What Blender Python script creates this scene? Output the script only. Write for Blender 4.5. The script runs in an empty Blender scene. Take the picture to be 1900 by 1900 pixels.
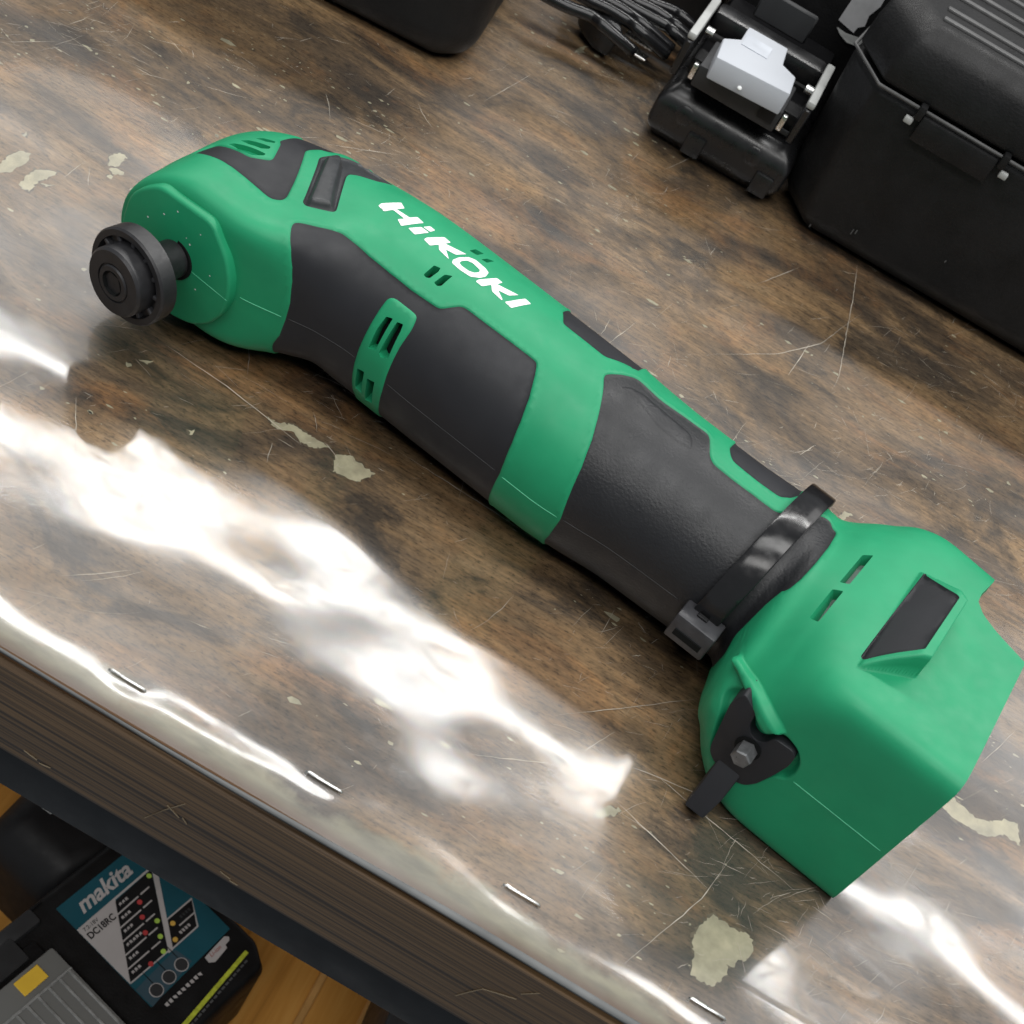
import bpy, bmesh, math, random
import numpy as np
from mathutils import Vector, Matrix
from mathutils.geometry import delaunay_2d_cdt, tessellate_polygon
SC=bpy.context.scene; COL=SC.collection
# ------------------------------------------------------------------ camera
PITCH=math.radians(45); ROLL=math.radians(30.5); CH=0.40
cd=bpy.data.cameras.new('camera'); cam=bpy.data.objects.new('camera',cd); COL.objects.link(cam)
cd.sensor_width=36; cd.lens=2800/1900*36; cd.clip_start=.01; cd.clip_end=50
cd.dof.use_dof=True; cd.dof.focus_distance=.56; cd.dof.aperture_fstop=32
_v=Vector((0,-math.sin(PITCH),-math.cos(PITCH))); _u=Vector((1,0,0))
_x=math.cos(ROLL)*_u-math.sin(ROLL)*_v; _y=math.sin(ROLL)*_u+math.cos(ROLL)*_v; _f=Vector((0,math.cos(PITCH),-math.sin(PITCH)))
m=Matrix(((_x[0],-_y[0],-_f[0],0),(_x[1],-_y[1],-_f[1],0),(_x[2],-_y[2],-_f[2],CH),(0,0,0,1)))
cam.matrix_world=m; SC.camera=cam
# ------------------------------------------------------------------ light: shop ceiling with fluorescent rows, plus an added front fill
W=bpy.data.worlds.new('World'); SC.world=W; W.use_nodes=True
W.node_tree.nodes['Background'].inputs[0].default_value=(.90,.95,1,1); W.node_tree.nodes['Background'].inputs[1].default_value=.28
def area(name,loc,aim,sx,sy,power,col=(1,1,1)):
    l=bpy.data.lights.new(name,'AREA'); l.shape='RECTANGLE'; l.size=sx; l.size_y=sy; l.energy=power; l.color=col
    o=bpy.data.objects.new(name,l); COL.objects.link(o); o.location=loc
    d=(Vector(aim)-Vector(loc)).normalized(); z=-d; x=Vector((1,0,0)); y=z.cross(x).normalized(); x=y.cross(z)
    o.matrix_world=Matrix.Translation(loc)@Matrix((x,y,z)).transposed().to_4x4(); return o
area('fluorescent_row',(.1,1.62,1.62),(0,.35,0),2.5,.09,25,(1,.985,.96))
area('ceiling_row_overhead',(.2,.25,1.9),(0,.3,0),2.4,.5,25,(1,.99,.97))
area('ceiling_panel_left',(-2.55,3.2,2.3),(0,.3,0),2.9,1.6,28,(1,.97,.93))
area('ceiling_panel_right',(2.75,3.2,2.3),(0,.3,0),2.9,1.6,26,(1,.97,.95))
area('front_fill',(.1,-.85,1.9),(0,.35,-.3),2.4,.4,20,(1,.98,.95))  # added fill from the camera side, brightens the shelf under the bench
SC.view_settings.view_transform='Standard'; SC.view_settings.look='None'; SC.view_settings.exposure=0; SC.view_settings.gamma=1
SC.cycles.use_denoising=True; SC.cycles.max_bounces=8; SC.cycles.transparent_max_bounces=12; SC.cycles.caustics_reflective=False; SC.cycles.caustics_refractive=False
SC.cycles.sample_clamp_indirect=6
rng=random.Random(7)
# ------------------------------------------------------------------ materials
def newmat(n):
    M=bpy.data.materials.new(n); M.use_nodes=True; return M,M.node_tree,M.node_tree.nodes['Principled BSDF']
def N(t,k,**a):
    n=t.nodes.new(k)
    for q,v in a.items(): setattr(n,q,v)
    return n
def coords(t,scale=(1,1,1)):
    g=N(t,'ShaderNodeNewGeometry'); mp=N(t,'ShaderNodeMapping'); mp.inputs['Scale'].default_value=scale
    t.links.new(g.outputs['Position'],mp.inputs['Vector']); return mp.outputs[0]
def noise(t,vec,scale,detail=4,rough=.55,dist=0):
    n=N(t,'ShaderNodeTexNoise'); n.inputs['Scale'].default_value=scale; n.inputs['Detail'].default_value=detail; n.inputs['Roughness'].default_value=rough; n.inputs['Distortion'].default_value=dist
    t.links.new(vec,n.inputs['Vector']); return n.outputs[0]
def ramp(t,fac,stops):
    r=N(t,'ShaderNodeValToRGB'); e=r.color_ramp.elements
    while len(e)<len(stops): e.new(.5)
    for i,(p,c) in enumerate(stops):
        e[i].position=p; e[i].color=(c,c,c,1) if not hasattr(c,'__len__') else (*c,1)
    t.links.new(fac,r.inputs[0]); return r.outputs[0]
def mix(t,fac,a,b,mode='MIX'):
    n=N(t,'ShaderNodeMix',data_type='RGBA',blend_type=mode)
    for i,v in ((0,fac),(6,a),(7,b)):
        if hasattr(v,'is_output'): t.links.new(v,n.inputs[i])
        else: n.inputs[i].default_value=v if i==0 else (*v,1)
    return n.outputs[2]
def bump(t,b,h,strength,dist):
    n=N(t,'ShaderNodeBump'); n.inputs['Strength'].default_value=strength; n.inputs['Distance'].default_value=dist
    t.links.new(h,n.inputs['Height']); t.links.new(n.outputs[0],b.inputs['Normal'])
def plain(n,col,rough=.5,spec=.5,metal=0,var=.12,vs=60,bs=0,bd=.0002,bscale=900,trans=0,alpha=1):
    M,t,b=newmat(n); c=coords(t)
    f=noise(t,c,vs,3); f2=ramp(t,f,[(.3,1-var),(.7,1+var)])
    t.links.new(mix(t,1.0,col,f2,'MULTIPLY'),b.inputs['Base Color'])
    b.inputs['Roughness'].default_value=rough; b.inputs['Specular IOR Level'].default_value=spec; b.inputs['Metallic'].default_value=metal
    b.inputs['Transmission Weight'].default_value=trans; b.inputs['Alpha'].default_value=alpha
    rr=ramp(t,noise(t,c,vs*2.3,4),[(.3,max(rough-.08,.02)),(.75,min(rough+.1,1))]); t.links.new(rr,b.inputs['Roughness'])
    if bs: bump(t,b,noise(t,c,bscale,2),bs,bd)
    return M
GREEN=plain('green_nylon',(.0155,.290,.132),.47,.34,var=.06,vs=60,bs=.12,bd=.00006,bscale=2600)
GLINE=plain('green_flash',(.10,.52,.30),.4,.5)
RUB=plain('charcoal_rubber',(.0165,.0175,.0210),.55,.4,var=.10,vs=45,bs=.25,bd=.00008,bscale=2200)
RUBL=plain('leather_grain_rubber',(.0125,.0132,.0155),.47,.48,var=.14,vs=50,bs=.6,bd=.0003,bscale=950)
BLK=plain('black_steel',(.020,.020,.022),.42,.5,metal=.0,var=.25,vs=180,bs=.2,bd=.00008,bscale=1500)
SWM=plain('switch_plastic',(.030,.033,.036),.45,.5,var=.15,vs=120)
DARK=plain('dark_inside',(.006,.007,.007),.8,.2)
GREYIN=plain('grey_plug',(.16,.20,.18),.5,.4)
WHITE=plain('white_print',(.86,.88,.87),.45,.3,var=.02)
NYL=plain('black_nylon',(.010,.010,.011),.20,.5,var=.2,vs=90)
NYLG=plain('grey_black_nylon',(.045,.045,.050),.40,.5,var=.3,vs=160)
CASE=plain('black_case_plastic',(.0085,.0085,.009),.50,.3,var=.35,vs=45,bs=.6,bd=.0003,bscale=700)
CASEG=plain('grey_case_edge',(.10,.10,.10),.5,.4,var=.3,vs=50)  # paler grey for lid seam, lid ribs and scuff marks
BATT=plain('black_battery_plastic',(.011,.011,.012),.30,.6,var=.2,vs=60,bs=.25,bd=.00015,bscale=1200)
CHARC=plain('charcoal_plastic',(.035,.036,.038),.5,.4)
STEEL=plain('bright_steel',(.78,.78,.76),.28,.5,metal=1,var=.1,vs=300)
GREYR=plain('grey_rail',(.42,.43,.42),.5,.4,var=.15)
PAPER=plain('grey_sticker',(.48,.48,.49),.6,.3,var=.15,vs=90)
TEAL=plain('teal_label',(.012,.085,.115),.5,.3,var=.06)
TEALG=plain('grey_teal_label',(.045,.085,.11),.5,.3,var=.06)
LWHITE=plain('label_white',(.48,.45,.44),.55,.3,var=.05)
LBLACK=plain('label_black',(.008,.008,.009),.5,.3)
LED={'g':plain('led_green',(.42,.62,.10),.4,.3),'r':plain('led_red',(.50,.06,.06),.4,.3),'y':plain('led_amber',(.65,.40,.08),.4,.3)}
YEL=plain('yellow_tab',(.95,.60,.06),.5,.3,var=.06); YELG=plain('yellow_green_stripe',(.50,.55,.05),.5,.3,var=.25,vs=400)
FRAME=plain('dark_painted_steel',(.006,.0075,.0095),.5,.2,var=.2,vs=30)
BEIGE=plain('bare_beige',(.50,.46,.32),.75,.2,var=.28,vs=130); RIM=plain('dirty_patch_rim',(.13,.10,.065),.7,.2,var=.4,vs=200)
SCR=plain('scratch_white',(.52,.47,.39),.7,.2,var=.3)
EDGEW=plain('film_cut_edge',(.15,.155,.155),.9,.1,var=.15,vs=60)
def m_cap(n,col,tr,rough):
    M,t,b=newmat(n); b.inputs['Base Color'].default_value=(*col,1); b.inputs['Roughness'].default_value=rough
    tp=N(t,'ShaderNodeBsdfTransparent'); tp.inputs[0].default_value=(*col,1); mx=N(t,'ShaderNodeMixShader'); mx.inputs[0].default_value=tr
    t.links.new(b.outputs[0],mx.inputs[1]); t.links.new(tp.outputs[0],mx.inputs[2]); t.links.new(mx.outputs[0],t.nodes['Material Output'].inputs[0]); return M
CAPM=m_cap('milky_plastic',(.60,.63,.68),.18,.55); CLEARM=m_cap('smoky_clear_plastic',(.42,.42,.40),.52,.25)
def m_wood():
    M,t,b=newmat('worn_wood_top'); c=coords(t,(8,19,10)); 
    n1=noise(t,c,1,6,.62,1.2); n2=noise(t,coords(t,(13,24,10)),1,6,.68,.9); n3=noise(t,coords(t,(22,700,10)),1,4,.6); n4=noise(t,coords(t,(130,240,10)),1,5,.7)
    base=ramp(t,n1,[(.32,(.038,.029,.022)),(.42,(.105,.070,.042)),(.50,(.200,.130,.070)),(.58,(.275,.172,.085)),(.70,(.31,.215,.125))])
    org=mix(t,ramp(t,n2,[(.52,0),(.68,.50)]),base,(.40,.19,.065))
    blk=mix(t,ramp(t,n2,[(.36,.85),(.47,0)]),org,(.048,.036,.026))
    n5=noise(t,coords(t,(300,900,10)),1,3,.7); n6=noise(t,coords(t,(4.5,8,10)),1,3,.5)
    g=mix(t,.8,blk,ramp(t,n3,[(.25,.45),(.5,1.0),(.8,1.4)]),'MULTIPLY')
    g=mix(t,.85,g,ramp(t,n4,[(.28,.3),(.45,.9),(.6,1.15),(.78,1.6)]),'MULTIPLY')
    g=mix(t,.8,g,ramp(t,n5,[(.33,.25),(.45,1.0),(.7,1.25)]),'MULTIPLY')
    g=mix(t,.9,g,ramp(t,n6,[(.3,.66),(.5,1.15),(.7,1.5)]),'MULTIPLY')
    # pale bare band along the front edge, ragged inner border
    sp=N(t,'ShaderNodeSeparateXYZ'); ge=N(t,'ShaderNodeNewGeometry'); t.links.new(ge.outputs['Position'],sp.inputs[0])
    ed=N(t,'ShaderNodeMath',operation='MULTIPLY_ADD'); t.links.new(noise(t,coords(t,(34,34,0)),1,6,.6),ed.inputs[0]); ed.inputs[1].default_value=-.030; t.links.new(sp.outputs[1],ed.inputs[2])
    pale=ramp(t,noise(t,coords(t,(60,200,0)),1,4),[(.35,(.215,.20,.145)),(.6,(.33,.305,.215))])
    mr=N(t,'ShaderNodeMapRange'); mr.inputs[1].default_value=.2385; mr.inputs[2].default_value=.2335; t.links.new(ed.outputs[0],mr.inputs[0])
    g=mix(t,mr.outputs[0],g,pale)
    m2=N(t,'ShaderNodeMapRange'); m2.inputs[1].default_value=.2455; m2.inputs[2].default_value=.2415; t.links.new(sp.outputs[1],m2.inputs[0])
    g=mix(t,m2.outputs[0],g,(.15,.085,.045))
    t.links.new(g,b.inputs['Base Color']); b.inputs['Roughness'].default_value=.6; b.inputs['Specular IOR Level'].default_value=.2
    bump(t,b,n3,.15,.0003); return M
WOOD=m_wood()
def m_edge():
    M,t,b=newmat('laminated_wood_edge'); n=noise(t,coords(t,(2.2,1,620)),1,3,.6); n2=noise(t,coords(t,(6,1,90)),1,4)
    c=ramp(t,n,[(.36,(.016,.008,.003)),(.44,(.055,.031,.012)),(.53,(.115,.066,.027)),(.60,(.038,.021,.008)),(.70,(.105,.060,.025))])
    t.links.new(mix(t,.7,c,ramp(t,n2,[(.3,.6),(.7,1.35)]),'MULTIPLY'),b.inputs['Base Color']); b.inputs['Roughness'].default_value=.5; bump(t,b,n,.4,.0004); return M
EDGE=m_edge()
def m_floor():
    M,t,b=newmat('orange_shelf_board'); n=noise(t,coords(t,(90,5,1)),1,4,.6,.4)
    t.links.new(ramp(t,n,[(.3,(.42,.18,.035)),(.5,(.62,.29,.06)),(.7,(.72,.38,.10))]),b.inputs['Base Color']); b.inputs['Roughness'].default_value=.38; return M
FLOOR=m_floor()
def m_film():
    M,t,b=newmat('clear_vinyl_film'); nd=t.nodes; nd.remove(b)
    out=nd['Material Output']; tr=N(t,'ShaderNodeBsdfTransparent'); tr.inputs[0].default_value=(.97,.97,.95,1)
    g1=N(t,'ShaderNodeBsdfGlossy'); t.links.new(ramp(t,noise(t,coords(t,(60,120,1)),1,5,.65,.6),[(.35,.075),(.55,.105),(.72,.17)]),g1.inputs['Roughness'])
    g2=N(t,'ShaderNodeBsdfGlossy'); g2.inputs['Roughness'].default_value=.40
    bp=N(t,'ShaderNodeBump'); bp.inputs['Strength'].default_value=.13; bp.inputs['Distance'].default_value=.0009
    t.links.new(noise(t,coords(t,(18,26,1)),1,1.5,.45,.3),bp.inputs['Height'])
    for g in (g1,g2): t.links.new(bp.outputs[0],g.inputs['Normal'])
    fr=N(t,'ShaderNodeFresnel'); fr.inputs[0].default_value=1.5
    m1=N(t,'ShaderNodeMixShader'); t.links.new(fr.outputs[0],m1.inputs[0]); t.links.new(tr.outputs[0],m1.inputs[1]); t.links.new(g1.outputs[0],m1.inputs[2])
    m2=N(t,'ShaderNodeMixShader'); sc=ramp(t,noise(t,coords(t,(9,20,1)),1,5,.65,.5),[(.35,.055),(.7,.15)])
    t.links.new(sc,m2.inputs[0]); t.links.new(m1.outputs[0],m2.inputs[1]); t.links.new(g2.outputs[0],m2.inputs[2])
    t.links.new(m2.outputs[0],out.inputs[0]); return M
FILM=m_film()
# ------------------------------------------------------------------ mesh helpers (metres)
def link(o,parent=None):
    COL.objects.link(o)
    if parent is not None: o.parent=parent
    return o
def obj(name,bm,mat,parent=None,smooth=False,auto=None):
    me=bpy.data.meshes.new(name); bmesh.ops.recalc_face_normals(bm,faces=bm.faces); bm.to_mesh(me); bm.free()
    for q in (mat if isinstance(mat,(list,tuple)) else [mat]): me.materials.append(q)
    if smooth or auto: me.polygons.foreach_set('use_smooth',[True]*len(me.polygons))
    if auto: me.set_sharp_from_angle(angle=math.radians(auto))
    return link(bpy.data.objects.new(name,me),parent)
def raw(name,V,F,mat,parent=None,smooth=True,auto=None,fm=None):
    me=bpy.data.meshes.new(name); me.from_pydata([tuple(map(float,v)) for v in V],[],[tuple(map(int,f)) for f in F])
    for q in (mat if isinstance(mat,(list,tuple)) else [mat]): me.materials.append(q)
    if fm is not None: me.polygons.foreach_set('material_index',fm)
    me.polygons.foreach_set('use_smooth',[bool(smooth)]*len(me.polygons))
    if auto: me.set_sharp_from_angle(angle=math.radians(auto))
    return link(bpy.data.objects.new(name,me),parent)
def empty(name,loc=(0,0,0)):
    o=bpy.data.objects.new(name,None); o.empty_display_size=.02; COL.objects.link(o); o.location=loc; return o
def tag(o,label,cat,group=None):
    o['label']=label; o['category']=cat
    if group: o['group']=group
    return o
def struct(o): o['kind']='structure'; return o
def bevel(bm,w,seg=2,ang=30):
    bm.normal_update()
    ee=[e for e in bm.edges if len(e.link_faces)==2 and e.calc_face_angle(0)>math.radians(ang)]
    bmesh.ops.bevel(bm,geom=ee,offset=w,segments=seg,affect='EDGES',profile=.5,clamp_overlap=True)
def box(c,s,bv=0,seg=2,rot=None,bm=None):
    b2=bmesh.new(); bmesh.ops.create_cube(b2,size=1); bmesh.ops.scale(b2,vec=s,verts=b2.verts)
    if bv: bevel(b2,bv,seg)
    if rot is not None: bmesh.ops.transform(b2,matrix=rot,verts=b2.verts)
    bmesh.ops.translate(b2,vec=c,verts=b2.verts)
    if bm is None: return b2
    me=bpy.data.meshes.new('tmp'); b2.to_mesh(me); b2.free(); bm.from_mesh(me); bpy.data.meshes.remove(me); return bm
def prism(pts,off,bv=0,seg=2):
    """pts: 3D polygon, off: extrusion vector"""
    bm=bmesh.new(); a=[bm.verts.new(p) for p in pts]; bm.faces.new(a)
    r=bmesh.ops.extrude_face_region(bm,geom=list(bm.faces)); bmesh.ops.translate(bm,vec=off,verts=[v for v in r['geom'] if isinstance(v,bmesh.types.BMVert)])
    bmesh.ops.recalc_face_normals(bm,faces=bm.faces)
    if bv: bevel(bm,bv,seg)
    return bm
def tubes(paths,r,n=8,closed=False,bm=None):
    bm=bm or bmesh.new()
    for P in paths:
        P=[Vector(p) for p in P]; rings=[]; L=len(P)
        for i,p in enumerate(P):
            a=P[(i-1)%L] if (closed or i>0) else P[i]; b=P[(i+1)%L] if (closed or i<L-1) else P[i]
            d=(b-a).normalized(); up=Vector((0,0,1)) if abs(d.z)<.9 else Vector((1,0,0)); x=d.cross(up).normalized(); y=x.cross(d)
            rings.append([bm.verts.new(p+r*(math.cos(2*math.pi*k/n)*x+math.sin(2*math.pi*k/n)*y)) for k in range(n)])
        for i in range(L-1 if not closed else L):
            A=rings[i]; B=rings[(i+1)%L]
            for k in range(n): bm.faces.new((A[k],A[(k+1)%n],B[(k+1)%n],B[k]))
        if not closed: bm.faces.new(rings[0][::-1]); bm.faces.new(rings[-1])
    return bm
def lathe(prof,org,axis,xdir,n=48):
    """prof: list of (distance along axis, radius)"""
    axis=Vector(axis).normalized(); x=Vector(xdir).normalized(); y=axis.cross(x); bm=bmesh.new(); R=[]
    for d,r in prof: R.append([bm.verts.new(Vector(org)+axis*d+r*(math.cos(2*math.pi*k/n)*x+math.sin(2*math.pi*k/n)*y)) for k in range(n)])
    for A,B in zip(R,R[1:]):
        for k in range(n): bm.faces.new((A[k],A[(k+1)%n],B[(k+1)%n],B[k]))
    bm.faces.new(R[0][::-1]); bm.faces.new(R[-1]); return bm
def flat(pts,mat,name,parent,th=.0002,smooth=False):
    """thin plate on a horizontal surface from a 3D outline"""
    return obj(name,prism(pts,(0,0,th)),mat,parent)
# ---- tool body surface, millimetres in the tool's own frame (s along, t across, z up) ----
def pchip(tab):
    X=np.array([q[0] for q in tab],float); Y=np.array([q[1] for q in tab],float)
    h=np.diff(X); d=np.diff(Y)/h; m=np.zeros(len(X))
    for i in range(1,len(X)-1):
        if d[i-1]*d[i]>0:
            w1=2*h[i]+h[i-1]; w2=h[i]+2*h[i-1]; m[i]=(w1+w2)/(w1/d[i-1]+w2/d[i])
    m[0]=d[0]; m[-1]=d[-1]
    def f(x):
        x=np.clip(np.asarray(x,float),X[0],X[-1]); i=np.clip(np.searchsorted(X,x,side='right')-1,0,len(X)-2)
        k=(x-X[i])/h[i]; k2=k*k; k3=k2*k
        return (2*k3-3*k2+1)*Y[i]+(k3-2*k2+k)*h[i]*m[i]+(-2*k3+3*k2)*Y[i+1]+(k3-k2)*h[i]*m[i+1]
    return f
RH=27.5; X0=-43.1; ZC=36.0
f_tn=pchip([(-48,4.5),(-40,2.2),(-25,1.4),(15,1.4),(25,2.6),(43,8.5),(55,12.5),(70,14.5),(100,13.5),(150,13.5),(165,15),(185,18),(215,19.5),(232,20.5),(236.5,14),(239.5,-2),(242.5,-10),(248,-13),(258,-13.5),(280,-13.5),(317,-13.5)])
f_tf=pchip([(-48,57),(-35,60),(-20,67),(-9,73),(3,80),(18,86),(60,86),(160,86),(180,85),(200,85),(220,86.5),(235,88),(245,90),(255,91.5),(267,91),(280,88),(300,86),(317,85.5)])
f_hu=pchip([(0,28.5),(15,29),(30,31),(45,33.3),(60,34.5),(100,35),(150,34.5),(165,33),(185,32.5),(235,32),(243,34),(252,38),(265,42),(280,43),(317,43)])
f_hd=pchip([(0,28),(20,27.5),(40,26.3),(52,26.8),(66,32),(80,33),(160,33),(185,32),(235,32),(252,34),(265,35.3),(280,35.8),(317,35.8)])
f_nn=pchip([(-48,13),(20,12),(43,4),(60,2.5),(100,2.2),(230,2.15),(238,1.75),(244,1.55),(252,2.2),(261,4.6),(270,9),(280,14),(317,17)])
f_nl=pchip([(-48,13),(20,12),(43,4),(60,2.5),(100,2.2),(230,2.15),(238,1.8),(244,1.9),(252,3.5),(262,8),(275,16),(317,18)])
f_nf=pchip([(-48,2.5),(60,2.2),(235,2.2),(255,3.4),(265,5.5),(280,8.5),(317,9)])
def S(x,al):
    """x: arc-length coordinate along the tool; al: angle in degrees, 0 far, 90 top, 180 near, 270 underneath"""
    x=np.asarray(x,float); A=np.radians(al); xn=np.clip(x,X0,0)
    s=np.where(x<0,RH*np.sin(xn/RH),x); ce=np.where(x<0,np.cos(xn/RH),1.0)
    tn=f_tn(x); tf=f_tf(x); tc=(tn+tf)/2; w=(tf-tn)/2
    c=np.cos(A); d=np.sin(A)
    hz=np.where(d>=0,f_hu(np.maximum(x,0)),f_hd(np.maximum(x,0)))*ce
    n=np.where(c<0,np.where(d>=0,f_nn(x),f_nl(x)),f_nf(x))
    # blend exponents over the top so near and far halves meet smoothly
    r=(np.abs(c)**n+np.abs(d)**n)**(-1/n)
    return np.stack([s,tc+w*r*c,ZC+hz*r*d],-1)
def Nrm(x,al):
    e=0.05; x=np.maximum(np.asarray(x,float),X0+0.3)
    a=S(x+e,al)-S(x-e,al); b=S(x,np.asarray(al)+.2)-S(x,np.asarray(al)-.2)
    n=np.cross(b,a); n/=np.linalg.norm(n,axis=-1,keepdims=True)+1e-12
    return n

SURFDATA={'A': [(-22.75, 105.31), (-16.4, 109.62), (-11.46, 111.62), (-3.6, 113.99), (4.51, 115.75), (10.18, 117.24), (14.57, 118.29), (17.54, 118.27), (19.86, 116.12), (19.69, 112.81), (18.56, 109.55), (6.13, 71.97), (6.14, 68.99), (7.64, 61.76), (9.83, 60.6), (12.5, 46.0), (17.5, 44.0), (22.35, 45.89), (22.35, 14.0), (-41.0, 14.0), (-41.0, 117.0), (-29.0, 117.5)], 'P': [(-18.04, 93.14), (-11.93, 96.7), (-8.64, 98.21), (-2.52, 100.57), (2.73, 94.87), (2.89, 92.07), (-1.32, 75.91), (-3.02, 72.53), (-3.02, 12.0), (-36.0, 12.0), (-36.0, 99.0), (-24.0, 103.0)], 'groove': [(5.93, 94.04), (6.49, 94.12), (1.15, 71.18), (0.55, 70.91)], 'SW': [(11.62, 71.17), (12.48, 62.24), (15.39, 54.56), (18.5, 45.0), (24.5, 46.0), (29.5, 47.0), (36.27, 53.92), (32.65, 63.28), (26.42, 68.97), (24.37, 72.68), (25.06, 76.57), (35.77, 107.16), (35.64, 109.33), (27.09, 112.9), (25.09, 111.3), (23.46, 106.56), (11.9, 73.61)], 'KN': [(12.41, 71.07), (13.33, 64.55), (16.21, 62.24), (19.01, 66.34), (34.76, 106.83), (34.71, 108.32), (27.32, 112.24), (25.69, 110.35)], 'B': [(30.68, 124.85), (32.39, 123.68), (36.72, 122.56), (41.18, 120.91), (44.28, 120.25), (46.14, 120.9), (56.11, 124.46), (65.68, 126.18), (75.15, 126.54), (86.64, 125.02), (88.21, 122.92), (92.01, 115.83), (94.19, 114.87), (104.22, 114.67), (113.39, 114.34), (123.58, 114.19), (125.3, 114.79), (127.41, 120.35), (131.14, 132.61), (133.78, 145.46), (135.51, 157.54), (136.9, 171.39), (137.57, 179.25), (137.59, 194.48), (137.59, 262.0), (41.9, 262.0), (41.9, 210.1), (43.45, 198.78), (43.6, 181.65), (43.17, 167.53), (41.3, 153.41), (39.46, 145.68), (36.34, 137.33), (33.24, 131.33), (31.04, 127.12)], 'V': [(71.24, 136.47), (72.75, 135.2), (81.6, 135.07), (83.01, 136.26), (84.07, 143.01), (83.93, 154.61), (84.36, 166.51), (84.72, 175.41), (85.51, 187.8), (85.91, 204.7), (85.91, 236.0), (74.38, 236.0), (74.38, 212.24), (73.43, 207.97), (72.82, 200.29), (71.64, 185.21), (71.01, 172.54), (70.75, 158.86), (70.52, 145.33), (70.57, 138.47)], 'D': [(145.2, 90.23), (148.77, 82.56), (152.82, 76.17), (155.52, 74.83), (165.2, 76.03), (175.35, 73.94), (184.9, 73.6), (186.43, 76.58), (190.5, 90.82), (193.25, 95.08), (201.55, 95.77), (210.2, 95.84), (220.49, 96.7), (228.39, 85.03), (234.92, 70.1), (237.15, 67.62), (241.02, 65.77), (241.46, 78.75), (241.11, 92.86), (240.46, 104.33), (239.53, 112.83), (238.12, 122.45), (236.68, 141.33), (236.0, 153.98), (235.29, 169.85), (236.5, 182.0), (236.5, 262.0), (162.55, 262.0), (162.55, 208.66), (163.26, 200.3), (163.96, 180.02), (161.9, 161.79), (159.79, 144.66), (156.79, 129.38), (152.99, 115.88), (148.92, 103.12), (145.31, 93.59)], 'PAD': [(151.74, 91.64), (154.39, 85.37), (159.5, 82.18), (170.44, 82.98), (179.71, 84.39), (182.65, 88.58), (184.74, 96.16), (179.78, 98.03), (170.62, 96.53), (161.14, 90.99), (156.75, 89.17)], 'C2': [(117.17, 66.11), (121.15, 77.91), (123.01, 78.41), (131.44, 78.48), (140.04, 78.75), (144.91, 72.67), (148.64, 69.47), (151.55, 67.44), (151.55, -10.0), (117.17, -10.0)], 'E': [(193.95, 71.36), (195.9, 77.78), (198.1, 81.74), (209.32, 83.22), (217.91, 83.37), (221.33, 76.85), (222.93, 68.43), (222.93, 0.0), (193.95, 0.0)], 'BF': [(50, -89), (160, -89), (160, 10), (50, 10)], 'DF': [(183, -89), (236, -89), (236, -14), (183, -14)], 'LIP': [(239.55, 154.95), (240.99, 150.52), (248.92, 150.05), (256.12, 152.61), (263.22, 157.37), (266.34, 160.19), (263.58, 162.0), (261.67, 165.28), (258.26, 164.9), (255.41, 162.16), (254.3, 160.45), (247.95, 158.11), (243.65, 157.3), (240.24, 157.63)], 'POCK': [(246.03, 159.07), (248.14, 158.42), (254.5, 160.82), (255.41, 162.16), (258.15, 165.07), (261.73, 165.42), (263.69, 162.22), (266.56, 160.62), (272.33, 163.37), (275.83, 169.01), (276.95, 176.47), (275.75, 183.05), (272.51, 186.16), (268.14, 204.75), (256.68, 208.06), (250.94, 201.64), (245.69, 175.78), (243.09, 169.51), (243.41, 164.18)], 'BUMP': [(268.92, 126.41), (269.94, 69.95), (271.37, 69.69), (287.2, 78.04), (286.24, 115.93), (270.64, 126.17)], 'INS': [(268.44, 122.15), (271.46, 69.39), (272.41, 72.69), (283.42, 80.89), (282.14, 114.23), (269.9, 123.61)]}
SLOTS=[[(73.98, 145.8), (76.38, 144.36), (77.02, 165.27), (74.24, 167.51), (73.69, 154.75)], [(78.27, 144.42), (80.54, 143.34), (81.2, 146.99), (82.43, 164.12), (79.99, 167.11), (78.51, 165.48)], [(73.58, 185.13), (76.54, 183.82), (78.21, 202.72), (74.95, 202.68), (74.22, 192.35)], [(78.51, 186.68), (81.73, 184.87), (83.22, 204.93), (80.01, 207.11), (79.32, 195.58)], [(74.57, 115.31), (74.69, 106.32), (76.99, 105.0), (77.51, 108.0), (77.05, 114.66), (75.81, 115.79)], [(79.23, 115.04), (79.82, 106.7), (82.1, 104.07), (81.95, 113.93), (80.88, 115.58)], [(78.01, 77.84), (78.66, 71.83), (81.84, 69.84), (81.09, 76.76)], [(83.42, 77.61), (84.23, 72.65), (86.49, 69.46), (85.68, 76.59)], [(254.9, 74.28), (251.95, 76.23), (250.84, 95.66), (253.74, 94.83)], [(253.43, 99.49), (250.33, 100.24), (249.88, 116.51), (252.71, 117.0)], [(-13.45, 92.98), (-12.03, 91.24), (-0.06, 92.19), (0.04, 94.2), (-2.35, 99.02), (-7.61, 97.96)], [(-11.76, 86.04), (-9.95, 84.08), (-1.76, 84.06), (-1.26, 86.45), (-2.95, 89.24), (-7.71, 88.99)], [(-8.86, 79.64), (-7.32, 77.05), (-2.97, 76.65), (-2.6, 78.85), (-4.96, 80.57)]]
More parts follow.
